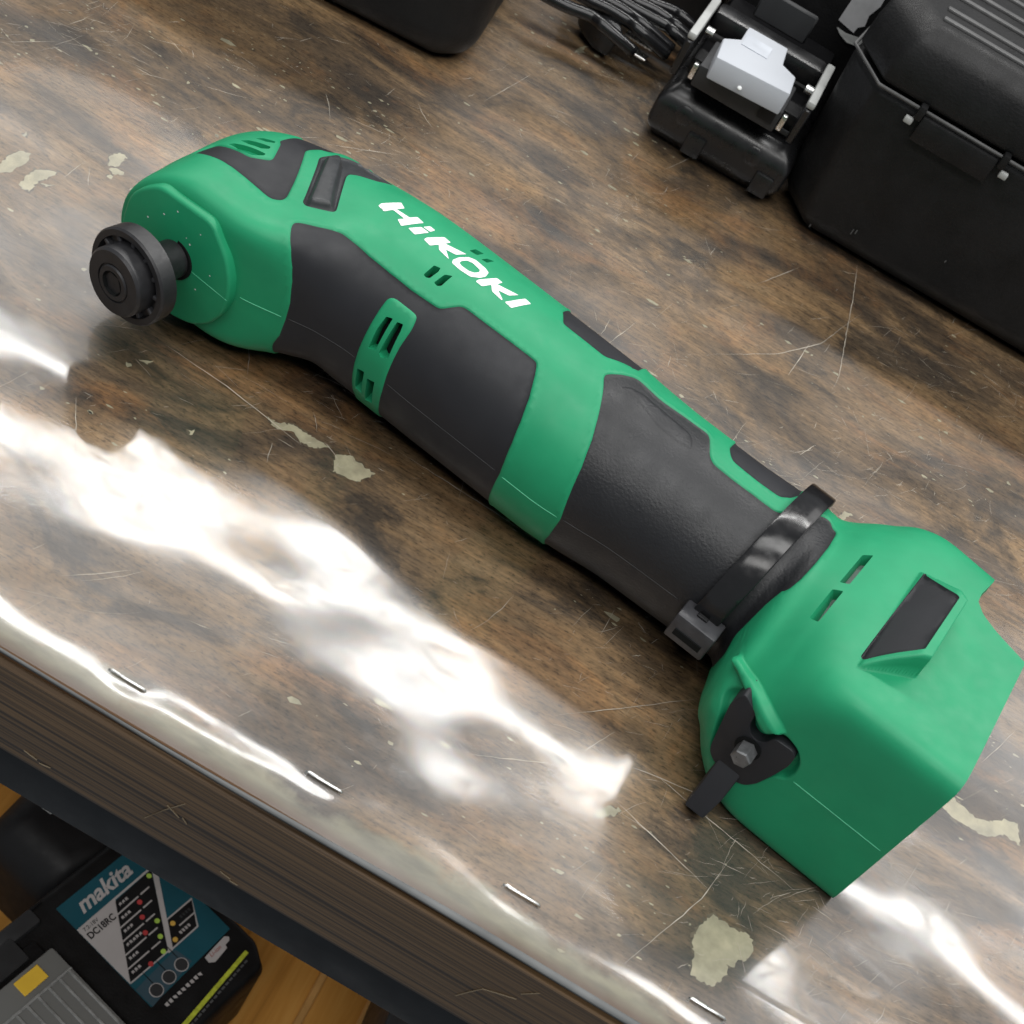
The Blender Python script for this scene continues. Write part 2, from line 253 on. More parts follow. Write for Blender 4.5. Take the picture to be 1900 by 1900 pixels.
LETTERS=[[[(43.41, 88.85), (43.2, 85.76), (47.01, 75.43), (50.06, 79.56), (48.65, 84.17), (54.46, 85.39), (55.89, 80.79), (59.34, 82.52), (55.39, 95.88), (52.36, 92.19), (53.72, 88.83), (48.09, 86.26), (46.67, 91.27)]], [[(57.65, 94.26), (60.19, 87.08), (63.71, 87.53), (61.1, 95.98)]], [[(60.5, 86.07), (61.78, 81.68), (64.22, 82.33), (63.67, 86.26)]], [[(64.71, 95.14), (64.74, 92.4), (68.45, 82.61), (71.6, 83.15), (70.72, 87.19), (78.73, 83.0), (76.57, 89.4), (72.73, 91.02), (76.44, 96.08), (71.31, 94.78), (69.65, 91.36), (67.96, 96.44)]], [[(78.19, 96.89), (77.47, 94.34), (78.04, 89.77), (80.1, 83.94), (82.52, 81.87), (87.39, 82.53), (89.38, 84.02), (89.91, 88.5), (89.02, 92.43), (86.58, 96.41), (82.14, 97.39)], [(79.85, 93.12), (79.76, 90.72), (80.88, 87.3), (82.92, 85.96), (86.61, 86.91), (87.15, 88.91), (86.21, 91.98), (84.33, 93.63), (81.19, 93.91)]], [[(89.05, 96.8), (89.2, 94.29), (92.88, 83.17), (95.53, 83.28), (94.72, 87.57), (102.85, 83.5), (100.85, 89.12), (96.79, 91.2), (100.58, 95.18), (100.39, 95.92), (95.68, 95.0), (93.65, 91.13), (91.96, 96.77)]], [[(101.67, 95.5), (105.42, 82.19), (108.26, 82.89), (104.87, 96.26)]]]
LB={'quad': [(0.0, 0.0), (0.0, 75.17), (62.55, 71.41)], 'tri': [(-0.44, 17.43), (26.93, 16.87), (0.21, 58.47)], 'bar': [(55.58, 15.26), (57.32, 18.52), (30.33, 59.85), (27.25, 59.73)], 'cells': [(26.34, 18.02), (54.17, 17.07), (28.13, 58.6), (0.82, 58.1)], 'rblk': [(40.17, 45.31), (58.41, 45.6), (49.65, 58.67), (31.22, 58.72)], 'grey': [(0.27, 62.48), (31.43, 60.47), (33.68, 71.49), (0.57, 75.53)], 'yel': [(4.56, 95.38), (4.52, 92.55), (59.88, 87.07), (60.3, 89.43)], 'logo': [(9.26, 4.44), (52.67, 6.08), (51.91, 11.52), (9.6, 11.57)], 'dc': [(3.68, 20.72), (22.23, 20.53), (19.81, 24.7), (1.84, 25.76)], 'tag': [(40.48, 74.86), (57.61, 73.38), (58.92, 77.06), (42.02, 79.22)], 'foot': [(5.74, 78.73), (34.98, 77.54), (35.0, 80.47), (5.78, 81.59)], 'dots': {'g': [(50.38, 19.29), (35.44, 41.81), (30.49, 49.56), (25.84, 56.97)], 'r': [(35.82, 27.33), (30.85, 34.7), (25.94, 42.48), (16.04, 57.54)], 'y': [(40.8, 48.65), (35.3, 56.42)], 'c': [(8.24, 70.26), (18.13, 69.54), (27.94, 69.07)]}, 'body': [(-7.23, -9.87), (48.66, -9.79), (68.19, 93.88), (-19.84, 69.08)], 'clear': [(-20.21, 16.18), (-53.09, 18.24), (-69.04, 20.61), (-20.42, 68.52)], 'yl': [(-33.37, 19.41), (-32.77, 28.17), (-48.38, 29.66), (-49.53, 20.53)], 'blk': [(-8.13, -11.96), (-6.07, -6.39), (-14.83, -4.1), (-33.41, -5.39), (-33.54, -11.05)], 'org': [-0.1042, 0.3599, -0.4], 'ud': [0.2659, 0.964, 0.0], 'vd': [0.964, -0.2659, 0.0]}
EXT={'cap_top': [(-0.0277, 0.6814, 0.066), (-0.0202, 0.6894, 0.066), (-0.0204, 0.7052, 0.066), (0.0014, 0.7061, 0.066), (0.0033, 0.6886, 0.066), (0.0116, 0.684, 0.066), (0.0131, 0.6663, 0.066), (-0.0255, 0.6613, 0.066)], 'cap_front': [(0.0132, 0.6653, 0.054), (-0.0253, 0.6611, 0.054)], 'patch': [[(0.1182, 0.281, 0.0), (0.1215, 0.2881, 0.0), (0.1266, 0.2878, -0.0), (0.1323, 0.2878, 0.0), (0.135, 0.2885, 0.0), (0.137, 0.2872, 0.0), (0.1377, 0.2831, 0.0), (0.1367, 0.2793, 0.0), (0.1336, 0.2776, 0.0), (0.1334, 0.2745, 0.0), (0.1309, 0.2742, 0.0), (0.1321, 0.2708, -0.0), (0.1303, 0.2677, 0.0), (0.1299, 0.2658, 0.0), (0.1268, 0.2641, 0.0), (0.1235, 0.2643, 0.0), (0.1214, 0.2642, 0.0), (0.1199, 0.2711, 0.0), (0.1181, 0.2754, 0.0)], [(-0.0941, 0.3781, 0.0), (-0.0901, 0.3784, 0.0), (-0.0851, 0.3816, 0.0), (-0.0806, 0.3812, 0.0), (-0.0745, 0.3808, 0.0), (-0.0692, 0.3811, 0.0), (-0.0745, 0.3761, 0.0), (-0.0803, 0.3758, 0.0), (-0.0835, 0.3786, 0.0), (-0.089, 0.375, 0.0)], [(-0.0662, 0.3794, 0.0), (-0.0619, 0.3825, 0.0), (-0.0564, 0.3817, 0.0), (-0.0504, 0.3807, 0.0), (-0.0537, 0.373, 0.0), (-0.0599, 0.3719, 0.0), (-0.0633, 0.3714, 0.0)], [(-0.2375, 0.4212, 0.0), (-0.2388, 0.4277, 0.0), (-0.2376, 0.4334, 0.0), (-0.2338, 0.4359, 0.0), (-0.2319, 0.4306, 0.0), (-0.2321, 0.4254, 0.0), (-0.2327, 0.4198, 0.0), (-0.2351, 0.4178, 0.0)], [(-0.2262, 0.4176, 0.0), (-0.2272, 0.4237, 0.0), (-0.2271, 0.4293, 0.0), (-0.224, 0.4322, 0.0), (-0.2202, 0.4348, 0.0), (-0.221, 0.4288, 0.0), (-0.2223, 0.4231, 0.0), (-0.2213, 0.417, 0.0), (-0.2241, 0.4164, 0.0)], [(-0.2122, 0.4582, 0.0), (-0.2107, 0.4631, 0.0), (-0.2067, 0.4632, 0.0), (-0.2066, 0.4608, 0.0), (-0.2065, 0.4544, 0.0), (-0.2093, 0.4526, 0.0)], [(-0.2084, 0.4511, 0.0), (-0.2061, 0.4537, 0.0), (-0.2024, 0.4541, 0.0), (-0.2024, 0.4521, 0.0), (-0.205, 0.4499, 0.0)], [(-0.2421, 0.4428, 0.0), (-0.242, 0.4456, 0.0), (-0.2407, 0.4445, 0.0), (-0.2405, 0.4419, 0.0)], [(-0.2209, 0.4234, 0.0), (-0.219, 0.4258, 0.0), (-0.2167, 0.4271, 0.0), (-0.2185, 0.424, 0.0)], [(-0.1958, 0.4467, 0.0), (-0.1948, 0.4494, 0.0), (-0.1932, 0.45, 0.0), (-0.1937, 0.4466, 0.0)], [(-0.2064, 0.447, 0.0), (-0.206, 0.4494, 0.0), (-0.2042, 0.4482, 0.0), (-0.2047, 0.4464, 0.0)], [(0.1892, 0.3843, 0.0), (0.1931, 0.3885, 0.0), (0.1973, 0.3875, 0.0), (0.203, 0.3852, 0.0), (0.2094, 0.3872, 0.0), (0.2153, 0.392, 0.0), (0.2211, 0.3936, 0.0), (0.2231, 0.3843, 0.0), (0.2164, 0.3851, 0.0), (0.2092, 0.3796, 0.0), (0.204, 0.3791, 0.0), (0.1961, 0.379, 0.0), (0.1897, 0.3815, 0.0)], [(0.0728, 0.2986, 0.0), (0.0774, 0.3049, -0.0), (0.0811, 0.306, 0.0), (0.0805, 0.3032, 0.0), (0.075, 0.2982, 0.0)], [(0.034, 0.2587, 0.0), (0.0381, 0.2632, 0.0), (0.0449, 0.2634, 0.0), (0.052, 0.262, 0.0), (0.0531, 0.2568, 0.0), (0.0457, 0.2562, 0.0)], [(-0.0811, 0.2498, 0.0), (-0.0804, 0.2564, 0.0), (-0.0701, 0.2594, 0.0), (-0.061, 0.2585, 0.0), (-0.0628, 0.2534, 0.0), (-0.0711, 0.2511, 0.0)], [(0.1188, 0.497, 0.0), (0.1207, 0.5013, 0.0), (0.1245, 0.5017, 0.0), (0.122, 0.4976, 0.0), (0.1219, 0.4941, 0.0)], [(-0.0938, 0.7163, 0.0), (-0.0934, 0.7233, 0.0), (-0.0903, 0.7296, 0.0), (-0.0916, 0.7217, 0.0), (-0.0899, 0.7205, 0.0)], [(-0.1132, 0.3529, 0.0), (-0.1118, 0.3547, 0.0), (-0.1106, 0.3533, 0.0), (-0.1116, 0.3516, 0.0)], [(-0.1438, 0.3702, 0.0), (-0.1399, 0.3732, 0.0), (-0.1405, 0.3702, 0.0)], [(-0.1469, 0.3659, 0.0), (-0.1438, 0.3662, 0.0), (-0.1448, 0.3644, 0.0)]], 'scr': [[(0.0971, 0.6379, 0.0), (0.0842, 0.5984, -0.0), (0.0676, 0.5733, 0.0), (0.0368, 0.5442, 0.0)], [(0.0993, 0.2537, 0.0), (0.1164, 0.2908, 0.0), (0.1217, 0.3136, 0.0)], [(-0.112, 0.6292, 0.0), (-0.1036, 0.6737, 0.0)], [(-0.0019, 0.5139, 0.0), (0.0049, 0.5405, 0.0)], [(0.1367, 0.3442, 0.0), (0.1539, 0.336, 0.0), (0.1722, 0.3313, -0.0)], [(-0.098, 0.4402, 0.0), (-0.0643, 0.4366, 0.0), (-0.0262, 0.4335, 0.0)], [(-0.1418, 0.3825, 0.0), (-0.113, 0.3803, 0.0), (-0.0776, 0.3739, 0.0)], [(0.0782, 0.3069, 0.0), (0.1169, 0.2956, 0.0)], [(0.0638, 0.3203, 0.0), (0.1149, 0.3294, 0.0)], [(0.0855, 0.682, 0.0), (0.091, 0.6447, 0.0), (0.098, 0.5835, 0.0), (0.0971, 0.5693, -0.0)], [(-0.214, 0.4462, 0.0), (-0.2072, 0.4351, 0.0)], [(-0.2166, 0.4315, 0.0), (-0.2165, 0.4482, 0.0)], [(0.0795, 0.5939, 0.0), (0.076, 0.5631, 0.0)], [(-0.1549, 0.5621, 0.0), (-0.1309, 0.5678, 0.0)], [(-0.153, 0.5366, 0.0), (-0.1248, 0.5581, 0.0)], [(0.0591, 0.3133, 0.0), (0.0688, 0.3328, 0.0)], [(0.0241, 0.2911, 0.0), (0.0656, 0.3128, 0.0)], [(0.0841, 0.3257, 0.0), (0.1471, 0.3127, 0.0)], [(0.048, 0.3257, 0.0), (0.0909, 0.3648, 0.0)], [(0.0939, 0.5162, 0.0), (0.0989, 0.5285, 0.0)], [(0.0447, 0.6137, -0.0), (0.0602, 0.6451, 0.0)], [(-0.0476, 0.3966, 0.0), (0.0147, 0.3925, 0.0)], [(-0.1357, 0.3075, 0.0), (-0.1091, 0.2919, 0.0)], [(-0.1502, 0.3392, 0.0), (-0.1292, 0.3071, 0.0)]], 'cab': [[(-0.1238, 0.7301, 0.022), (-0.1115, 0.7302, 0.022), (-0.1005, 0.731, 0.022), (-0.0884, 0.7331, 0.022), (-0.0768, 0.7323, 0.022), (-0.0692, 0.7297, 0.022)], [(-0.1139, 0.7391, 0.022), (-0.094, 0.7399, 0.022), (-0.0845, 0.7408, 0.022), (-0.0774, 0.7398, 0.022), (-0.0694, 0.7376, 0.022)], [(-0.1078, 0.7477, 0.022), (-0.0881, 0.748, 0.022), (-0.0756, 0.7481, 0.022), (-0.0605, 0.7495, 0.022), (-0.0534, 0.7471, 0.022)], [(-0.101, 0.7547, 0.022), (-0.0828, 0.7552, 0.022), (-0.0711, 0.7578, 0.022), (-0.0603, 0.7568, 0.022), (-0.0542, 0.7543, 0.022)], [(-0.0955, 0.7599, 0.022), (-0.0775, 0.7626, 0.022), (-0.0618, 0.768, 0.022), (-0.0546, 0.7669, 0.022)], [(-0.1234, 0.7113, 0.022), (-0.1087, 0.7126, 0.022), (-0.0943, 0.7171, 0.022), (-0.0842, 0.7145, 0.022)]]}

# ------------------------------------------------------------------ workbench
bench=tag(empty('workbench',(0,.24,0)),'worn brown wooden workbench top with laminated front edge on dark steel frame','workbench')
def under(o,root): o.parent=root; o.matrix_parent_inverse=Matrix.Translation(-root.location); return o
YE=.240
under(obj('table_top',box((0,YE+.65,-.0235),(1.6,1.30,.047),0),[WOOD]),bench)
under(obj('front_edge_board',box((0,YE-.0016,-.0248),(1.6,.003,.0448),.0006,1),EDGE),bench)
under(obj('frame_rail',box((0,YE+.018,-.0588),(1.6,.040,.0235),.0015,2),FRAME,auto=40),bench)
bmk=bmesh.new()
for (x,z0,dx,dz) in ((-.041,-.018,-.010,-.020),(-.046,-.024,.005,-.003),(-.040,-.026,.002,-.002),(.081,-.008,-.004,-.006),(.077,-.018,-.010,-.005),(.067,-.023,-.005,-.012),(-.095,-.040,.005,-.001),(-.089,-.042,.004,.001),(-.022,-.043,.004,-.001),(-.018,-.045,.003,0)):
    bmesh.ops.transform(tubes([[(x,YE-.0032,z0),(x+dx*.5,YE-.0033,z0+dz*.45),(x+dx,YE-.0032,z0+dz)]],.00022,5,bm=bmk),matrix=Matrix.Identity(4),verts=[])
o=under(obj('edge_scuff',bmk,plain('scuff_tan',(.19,.15,.10),.7,.2)),bench); o['kind']='stuff'
def jag(pts,amp,seed,step=.0008):
    r=random.Random(seed); out=[]; n=len(pts)
    for i in range(n):
        a=Vector(pts[i]); b=Vector(pts[(i+1)%n]); k=max(1,int((b-a).length/step))
        for j in range(k):
            p=a.lerp(b,j/k); out.append((p.x+r.uniform(-amp,amp),p.y+r.uniform(-amp,amp),0.00005))
    return out
def patch_mesh(pts,name,mat,parent,zt=.00012):
    t=tessellate_polygon([[Vector(p) for p in pts]]); return under(raw(name,[(p[0],p[1],zt) for p in pts],t,mat,smooth=False),parent)
for i,p in enumerate(EXT['patch']):
    if i in (13,14): continue
    c_=sum((Vector(q) for q in p),Vector())/len(p)
    patch_mesh(jag([c_+(Vector(q)-c_)*1.05 for q in p],.0009,i+50),'patch_rim',RIM,bench,.00008); patch_mesh(jag(p,.00055,i),'bare_patch',BEIGE,bench)
chips=[];cf=[]; fc=[(rng.uniform(-.32,.30),rng.uniform(.25,.80)) for _ in range(60)]
for i in range(1500):
    cx,cy=fc[rng.randrange(len(fc))]; cx+=rng.gauss(0,.022); cy+=rng.gauss(0,.015)
    if cy<.244: continue
    s=min(rng.expovariate(1/.00030)+.00012,.0014); k=rng.randint(4,6); a0=rng.uniform(0,6.28); b0=len(chips); el=rng.uniform(1,3.2)
    for j in range(k):
        a=a0+j*2*math.pi/k; rr=s*rng.uniform(.4,1.2); chips.append((cx+rr*math.cos(a)*el,cy+rr*math.sin(a),.00014))
    cf.append(tuple(range(b0,b0+k)))
o=under(raw('paint_flecks',chips,cf,BEIGE,smooth=False),bench); o['kind']='stuff'
# ------------------------------------------------------------------ vinyl film over the table top
def film_h(X,Y):
    w=.00030*np.sin(2*math.pi*(X*3.1+Y*7.3)+.6)+.00021*np.sin(2*math.pi*(X*6.7-Y*5.1)+2.1)+.00018*np.sin(2*math.pi*(X*2.3+Y*15)+1.1+1.2*np.sin(X*25))+.00009*np.sin(2*math.pi*(X*17+Y*11)+.3)+.00005*np.sin(2*math.pi*(X*11-Y*27)+1.7)
    d=Y-(YE+.0085+.0030*np.sin(X*34+1.3)+.0016*np.sin(X*71+.4)); w=w*np.clip((Y-YE)/.03,.15,1)
    ridge=.00052*np.exp(-(d/.0066)**2)
    st=np.zeros_like(X)
    for sx,sy in STAP: st+=np.exp(-((X-sx)/.010)**2-((Y-sy)/.006)**2)
    return .0011+w+ridge*(1-.85*np.clip(st,0,1))
STAP=[(-.0750,.2522),(-.0075,.2564),(.0624,.2572),(.1290,.2560),(-.145,.2520)]
xs=np.concatenate([np.arange(-.62,-.30,.008),np.arange(-.30,.30,.0016),np.arange(.30,.63,.008)])
ys=np.concatenate([np.arange(YE,YE+.03,.0006),np.arange(YE+.03,.60,.0020),np.arange(.60,1.5,.010)])
GX,GY=np.meshgrid(xs,ys,indexing='ij'); GZ=film_h(GX,GY); nx,ny=GX.shape
V=np.stack([GX,GY,GZ],-1).reshape(-1,3); idx=np.arange(nx*ny).reshape(nx,ny)
F=np.stack([idx[:-1,:-1],idx[1:,:-1],idx[1:,1:],idx[:-1,1:]],-1).reshape(-1,4)
film=tag(raw('plastic_sheet',V,F,FILM),'clear scratched plastic sheet stapled over the wooden bench top','plastic sheet')
cutp=[]
for x in np.arange(-.30,.30,.006): cutp.append((x,YE-.0011+.0003*math.sin(x*40),.0003+.0003*math.sin(x*23)))
bm=bmesh.new(); prev=None
for (x,y,zz) in cutp:
    wv=.0002+.0008*min(1,max(0,(x+.07)/.12)); ring=[bm.verts.new(q) for q in ((x,y-wv,zz-.0004),(x,y-wv*.8,zz+.0005),(x,y+wv,zz+.0013),(x,y+wv,zz+.0009))]
    if prev:
        for k in range(4): bm.faces.new((prev[k],prev[(k+1)%4],ring[(k+1)%4],ring[k]))
    prev=ring
obj('cut_edge',bm,EDGEW,film,smooth=True)
for sx,sy in STAP:
    z0=float(film_h(np.array([sx]),np.array([sy]))[0])+.0005; a=.0063; g=.0016*0
    obj('staple',tubes([[(sx-a,sy,z0-.003),(sx-a,sy,z0-.0004),(sx-a+.0006,sy,z0+.0001),(sx+a-.0006,sy-.0002,z0+.0001),(sx+a,sy-.0002,z0-.0004),(sx+a,sy-.0002,z0-.003)]],.00052,8),STEEL,film,smooth=True)
V=[];F=[]
def scratch(P,w):
    P=[Vector(p) for p in P]; Q=[]
    for a,b in zip(P,P[1:]):
        k=max(2,int((b-a).length/.003))
        for j in range(k): Q.append(a.lerp(b,j/k)+Vector((rng.uniform(-1,1),rng.uniform(-1,1),0))*.00018)
    Q.append(P[-1]); b0=len(V)
    for i,q in enumerate(Q):
        d=(Q[min(i+1,len(Q)-1)]-Q[max(i-1,0)]).normalized(); nrm=Vector((-d.y,d.x,0)); ww=w*math.sin(math.pi*(i+.4)/(len(Q)-.2))*rng.uniform(.4,1.1)
        zz=float(film_h(np.array([q.x]),np.array([q.y]))[0])+.00006
        V.append((q.x+nrm.x*ww,q.y+nrm.y*ww,zz)); V.append((q.x-nrm.x*ww,q.y-nrm.y*ww,zz))
    for i in range(len(Q)-1): F.append((b0+2*i,b0+2*i+1,b0+2*i+3,b0+2*i+2))
for p in EXT['scr']:
    sm=[]; 
    for i in range(len(p)-1):
        a,b=Vector(p[i]),Vector(p[i+1])
        for j in range(4):sm.append(a.lerp(b,j/4))
    sm.append(Vector(p[-1])); scratch(sm,.00015)
sc_=[(rng.uniform(-.28,.26),rng.uniform(.27,.66)) for _ in range(46)]
for i in range(2600):
    cx,cy=(rng.uniform(-.30,.28),rng.uniform(.247,.75)) if i%2 else sc_[rng.randrange(len(sc_))]
    if not i%2: cx+=rng.gauss(0,.016); cy=max(.247,cy+rng.gauss(0,.012))
    l=min(.028,rng.expovariate(1/.0055)+.0015); a=rng.choice([rng.uniform(0,3.14),rng.gauss(.2,.25),rng.gauss(1.0,.3)]); c=rng.gauss(0,.25)
    p=[(cx,cy,0)]; 
    for j in range(3): a+=c*.3; p.append((p[-1][0]+l/3*math.cos(a),p[-1][1]+l/3*math.sin(a),0))
    scratch(p,rng.choice([rng.uniform(.00003,.00006),rng.uniform(.00003,.00006),rng.uniform(.00004,.00012)]))
o=raw('scratch_marks',V,F,SCR,film,smooth=False); o['kind']='stuff'
# ------------------------------------------------------------------ oscillating multi tool
PHI=math.radians(11); TO=(-.148,.390,0)
tool=tag(empty('multi_tool',TO),'green and charcoal oscillating multi tool without battery lying on its side','multi tool')
tool.rotation_euler=(0,0,-PHI); MM=.001
def kx(x): return np.full(np.shape(x),.75)
def sm(v): v=np.clip(v,0,1); return v*v*(3-2*v)
def rpoly(P,r):
    P=[np.array([x,a*.75]) for x,a in P]; n=len(P); out=[]
    for i in range(n):
        p=P[i]; a=P[i-1]; b=P[(i+1)%n]; la=np.linalg.norm(a-p); lb=np.linalg.norm(b-p)
        if la<1e-6 or lb<1e-6: continue
        ca=np.dot(a-p,b-p)/la/lb
        ra=min(r,la*.42); rb=min(r,lb*.42); q0=p+(a-p)/la*ra; q1=p+(b-p)/lb*rb
        if ca<-.985: out.append(p)
        else:
            for t in (0,.25,.5,.75,1): out.append((1-t)**2*q0+2*t*(1-t)*p+t*t*q1)
    return np.array(out)   # in (mm, mm)
def dens(Q,step):
    o=[]
    for i in range(len(Q)):
        a=Q[i]; b=Q[(i+1)%len(Q)]; k=max(1,int(np.linalg.norm(b-a)/step))
        for j in range(k): o.append(a+(b-a)*j/k)
    return np.array(o)
def pdist(pts,Q):
    d=np.full(len(pts),1e9)
    for i in range(len(Q)):
        a=Q[i]; e=Q[(i+1)%len(Q)]-a; l2=e@e
        if l2<1e-12: continue
        t=np.clip(((pts-a)@e)/l2,0,1); d=np.minimum(d,np.hypot(*(pts-a-t[:,None]*e).T))
    return d
def inside(pts,Q):
    c=np.zeros(len(pts),bool); x,y=pts.T
    for i in range(len(Q)):
        x1,y1=Q[i]; x2,y2=Q[(i+1)%len(Q)]
        if y1==y2: continue
        m=((y1>y)!=(y2>y))&(x<(x2-x1)*(y-y1)/(y2-y1)+x1); c^=m
    return c
RAD={'A':2.0,'P':1.5,'groove':.2,'SW':1.2,'KN':1.0,'B':2.2,'V':1.8,'D':2.2,'PAD':1.5,'C2':1.5,'E':1.5,'BF':3,'DF':3,'LIP':1.2,'POCK':2.5,'BUMP':.9,'INS':.4}
POLY={k:rpoly(v,RAD[k]) for k,v in SURFDATA.items()}
for i,s in enumerate(SLOTS): POLY['slot%d'%i]=rpoly(s,.5)
def toY(x,al): return al*kx(x)
def fromY(p): return p[:,1]/kx(p[:,0])
# domain outline: the rear end has a notch on its far side
REAR=[(-90,314.5),(-76,314.5),(-70,306),(-64,294),(-30,294),(40,294),(50,293),(58,291.3),(62,291.6),(65.5,295),(68.5,302),(71,311),(72,314.5),(270,314.5)]
ra=np.arange(-90,270.01,1.0); rx=np.interp(ra,[r[0] for r in REAR],[r[1] for r in REAR])
dom=[(X0+.15,-90*.75)]
for xx in np.arange(-42,240,2.): dom.append((xx,-90*.75))
for xx in np.arange(240,314,2.): dom.append((xx,-90*.75))
dom+=[(float(a),float(b*.75)) for a,b in zip(rx,ra)]
for xx in np.arange(312,239.9,-2.): dom.append((xx,270*.75))
for xx in np.arange(238,-42.1,-2.): dom.append((xx,270*.75))
dom.append((X0+.15,270*.75))
for a in np.arange(266,-88,-4.): dom.append((X0+.15,a*.75))
# the unrolled chart changes scale at x=240; a sheared strip just before it keeps the outline simple
pts=[];edges=[]
def addloop(L):
    b=len(pts); pts.extend([tuple(map(float,p)) for p in L]); n=len(L); edges.extend([(b+i,b+(i+1)%n) for i in range(n)])
def chart(p):   # (x, angle-scaled) -> continuous chart in which the CDT is done
    return p
# use (x, angle*0.75) everywhere for the triangulation chart so that nothing tears
CH_K=.75
def ch(Q): Q=np.asarray(Q,float); return np.stack([Q[:,0],Q[:,1]/kx(Q[:,0])*CH_K],-1)
addloop(ch(dom)); bnd=[]
for k,Q in POLY.items():
    q=dens(Q,.9 if k not in('groove','BUMP') else .4); c=ch(q); addloop(c); bnd.append(q)
BALL=np.concatenate(bnd)
gxs=np.concatenate([np.arange(-42,236,1.5),np.arange(236,285,1.1),np.arange(285,314,1.5)])
extra=[]
for i,xx in enumerate(gxs):
    st=2.2 if xx<236 else 1.6
    aa=np.arange(-88,269,st)+(st/2 if i%2 else 0); extra.append(np.stack([np.full(len(aa),xx),aa*kx(xx)],-1))
extra=np.concatenate(extra)
rings=[]
for k,Q in POLY.items():
    q=dens(Q,1.0); d=np.roll(q,-1,0)-np.roll(q,1,0); ln=np.linalg.norm(d,axis=1,keepdims=True)+1e-9; nn=np.stack([-d[:,1],d[:,0]],-1)/ln
    offs=(.3,.7,-.3,-.7)
    if k=='KN': offs=(.5,1,1.5,2,-.5,-1,-1.5,-2)
    if k=='BUMP': offs=(-.25,-.5,-.75,-1.05,-1.6,.25,.5,.75,1.05,1.6,.9,-.9)
    if k in('LIP','POCK'): offs=(.5,1.1,1.8,-.5,-1.1,-1.8)
    if k=='groove': offs=()
    for o_ in offs: rings.append(q+nn*o_)
rings=np.concatenate(rings)
rings=rings[(rings[:,0]>X0+1)&(rings[:,0]<312)]
def thin(P,r,keep):
    """drop points closer than r to kept points (hash grid)"""
    H={}; out=[]
    for p in keep: H.setdefault((int(p[0]//r),int(p[1]//r)),[]).append(p)
    for p in P:
        i,j=int(p[0]//r),int(p[1]//r); ok=True
        for a in (i-1,i,i+1):
            for b in (j-1,j,j+1):
                for q in H.get((a,b),()):
                    if (q[0]-p[0])**2+(q[1]-p[1])**2<r*r: ok=False;break
                if not ok:break
            if not ok:break
        if ok: out.append(p); H.setdefault((i,j),[]).append(p)
    return out
keep=list(map(tuple,BALL)); r1=thin(list(map(tuple,rings)),.24,keep); g1=thin(list(map(tuple,extra)),.75,keep+r1)
add=np.array(r1+g1); addc=ch(add); domc=ch(dom); ok=inside(addc,domc); addc=addc[ok]; 
dd=pdist(addc,domc); addc=addc[dd>.35]
allp=pts+[tuple(p) for p in addc]
vo,eo,fo,_,_,_=delaunay_2d_cdt([Vector(p) for p in allp],edges,[],0,1e-5)
VC=np.array([(v.x,v.y) for v in vo]); TR=np.array([f for f in fo if len(f)==3])
cen=VC[TR].mean(1); TR=TR[inside(cen,domc)]; cen=VC[TR].mean(1)
unch=lambda c:(c[:,0],c[:,1]/CH_K)
vx,va=unch(VC); cx,ca=unch(cen); vm=np.stack([vx,va*kx(vx)],-1); cm=np.stack([cx,ca*kx(cx)],-1)
off=np.full(len(VC),.5)
def D_in(k):
    Q=POLY[k]; i=inside(vm,Q); d=np.zeros(len(vm)); 
    if i.any(): d[i]=pdist(vm[i],Q)
    return d
for k in ('A','B','C2','D','E','BF','DF'): off-=.5*sm(D_in(k)/.7)
for k in ('P','V'): off+=.55*sm(D_in(k)/.6)
off+=.3*sm(D_in('PAD')/.6); off-=.8*sm(D_in('SW')/.6); off+=2.9*sm(D_in('KN')/1.9); off-=.7*sm(D_in('groove')/.25)
off+=3.3*sm(D_in('LIP')/1.7); off-=3.2*sm(D_in('POCK')/1.6)
b0=POLY['BUMP']; e0=np.array([SURFDATA['BUMP'][0][0],SURFDATA['BUMP'][0][1]*.75]); e1=np.array([SURFDATA['BUMP'][1][0],SURFDATA['BUMP'][1][1]*.75]); en=(e1-e0)/np.linalg.norm(e1-e0)
df=np.abs((vm[:,0]-e0[0])*en[1]-(vm[:,1]-e0[1])*en[0]); off+=10.5*np.clip(.05+df/13.5,0,1)*sm(D_in('BUMP')/1.0); off-=1.1*sm(D_in('INS')/.35)
for k in ('A','B','C2','D','E'):
    Q=POLY[k]; lo_=Q.min(0)-3; hi_=Q.max(0)+3; mk=((vm>lo_)&(vm<hi_)).all(1); dq=pdist(vm[mk],Q); ins=inside(vm[mk],Q)
    off[mk]+=np.where(ins,-.28*np.exp(-(dq/.45)**2),.26*np.exp(-((dq-.85)/.55)**2)-.28*np.exp(-(dq/.3)**2))
PS=S(vx,va); PN=Nrm(vx,va); PP=(PS+PN*off[:,None])*MM
part=np.full(len(TR),0); NAMES=['housing']
def setp(k,name):
    if name not in NAMES: NAMES.append(name)
    part[inside(cm,POLY[k])]=NAMES.index(name)
for k,nm in (('A','head_grip'),('B','front_grip'),('BF','front_grip'),('C2','side_grip'),('D','rear_grip'),('DF','rear_grip'),('E','rear_side_grip'),('P','head_vent_frame'),('V','vent_frame'),('SW','switch_recess'),('KN','slide_switch'),('INS','bump_insert')): setp(k,nm)
slotm=np.zeros(len(TR),int)
for i in range(len(SLOTS)): slotm[inside(cm,POLY['slot%d'%i])]=i+1
part[slotm>0]=-1
def submesh(sel,name,mat,parent,auto=None):
    t=TR[sel]; u,inv_=np.unique(t,return_inverse=True); return raw(name,PP[u],inv_.reshape(t.shape),mat,parent,True,auto)
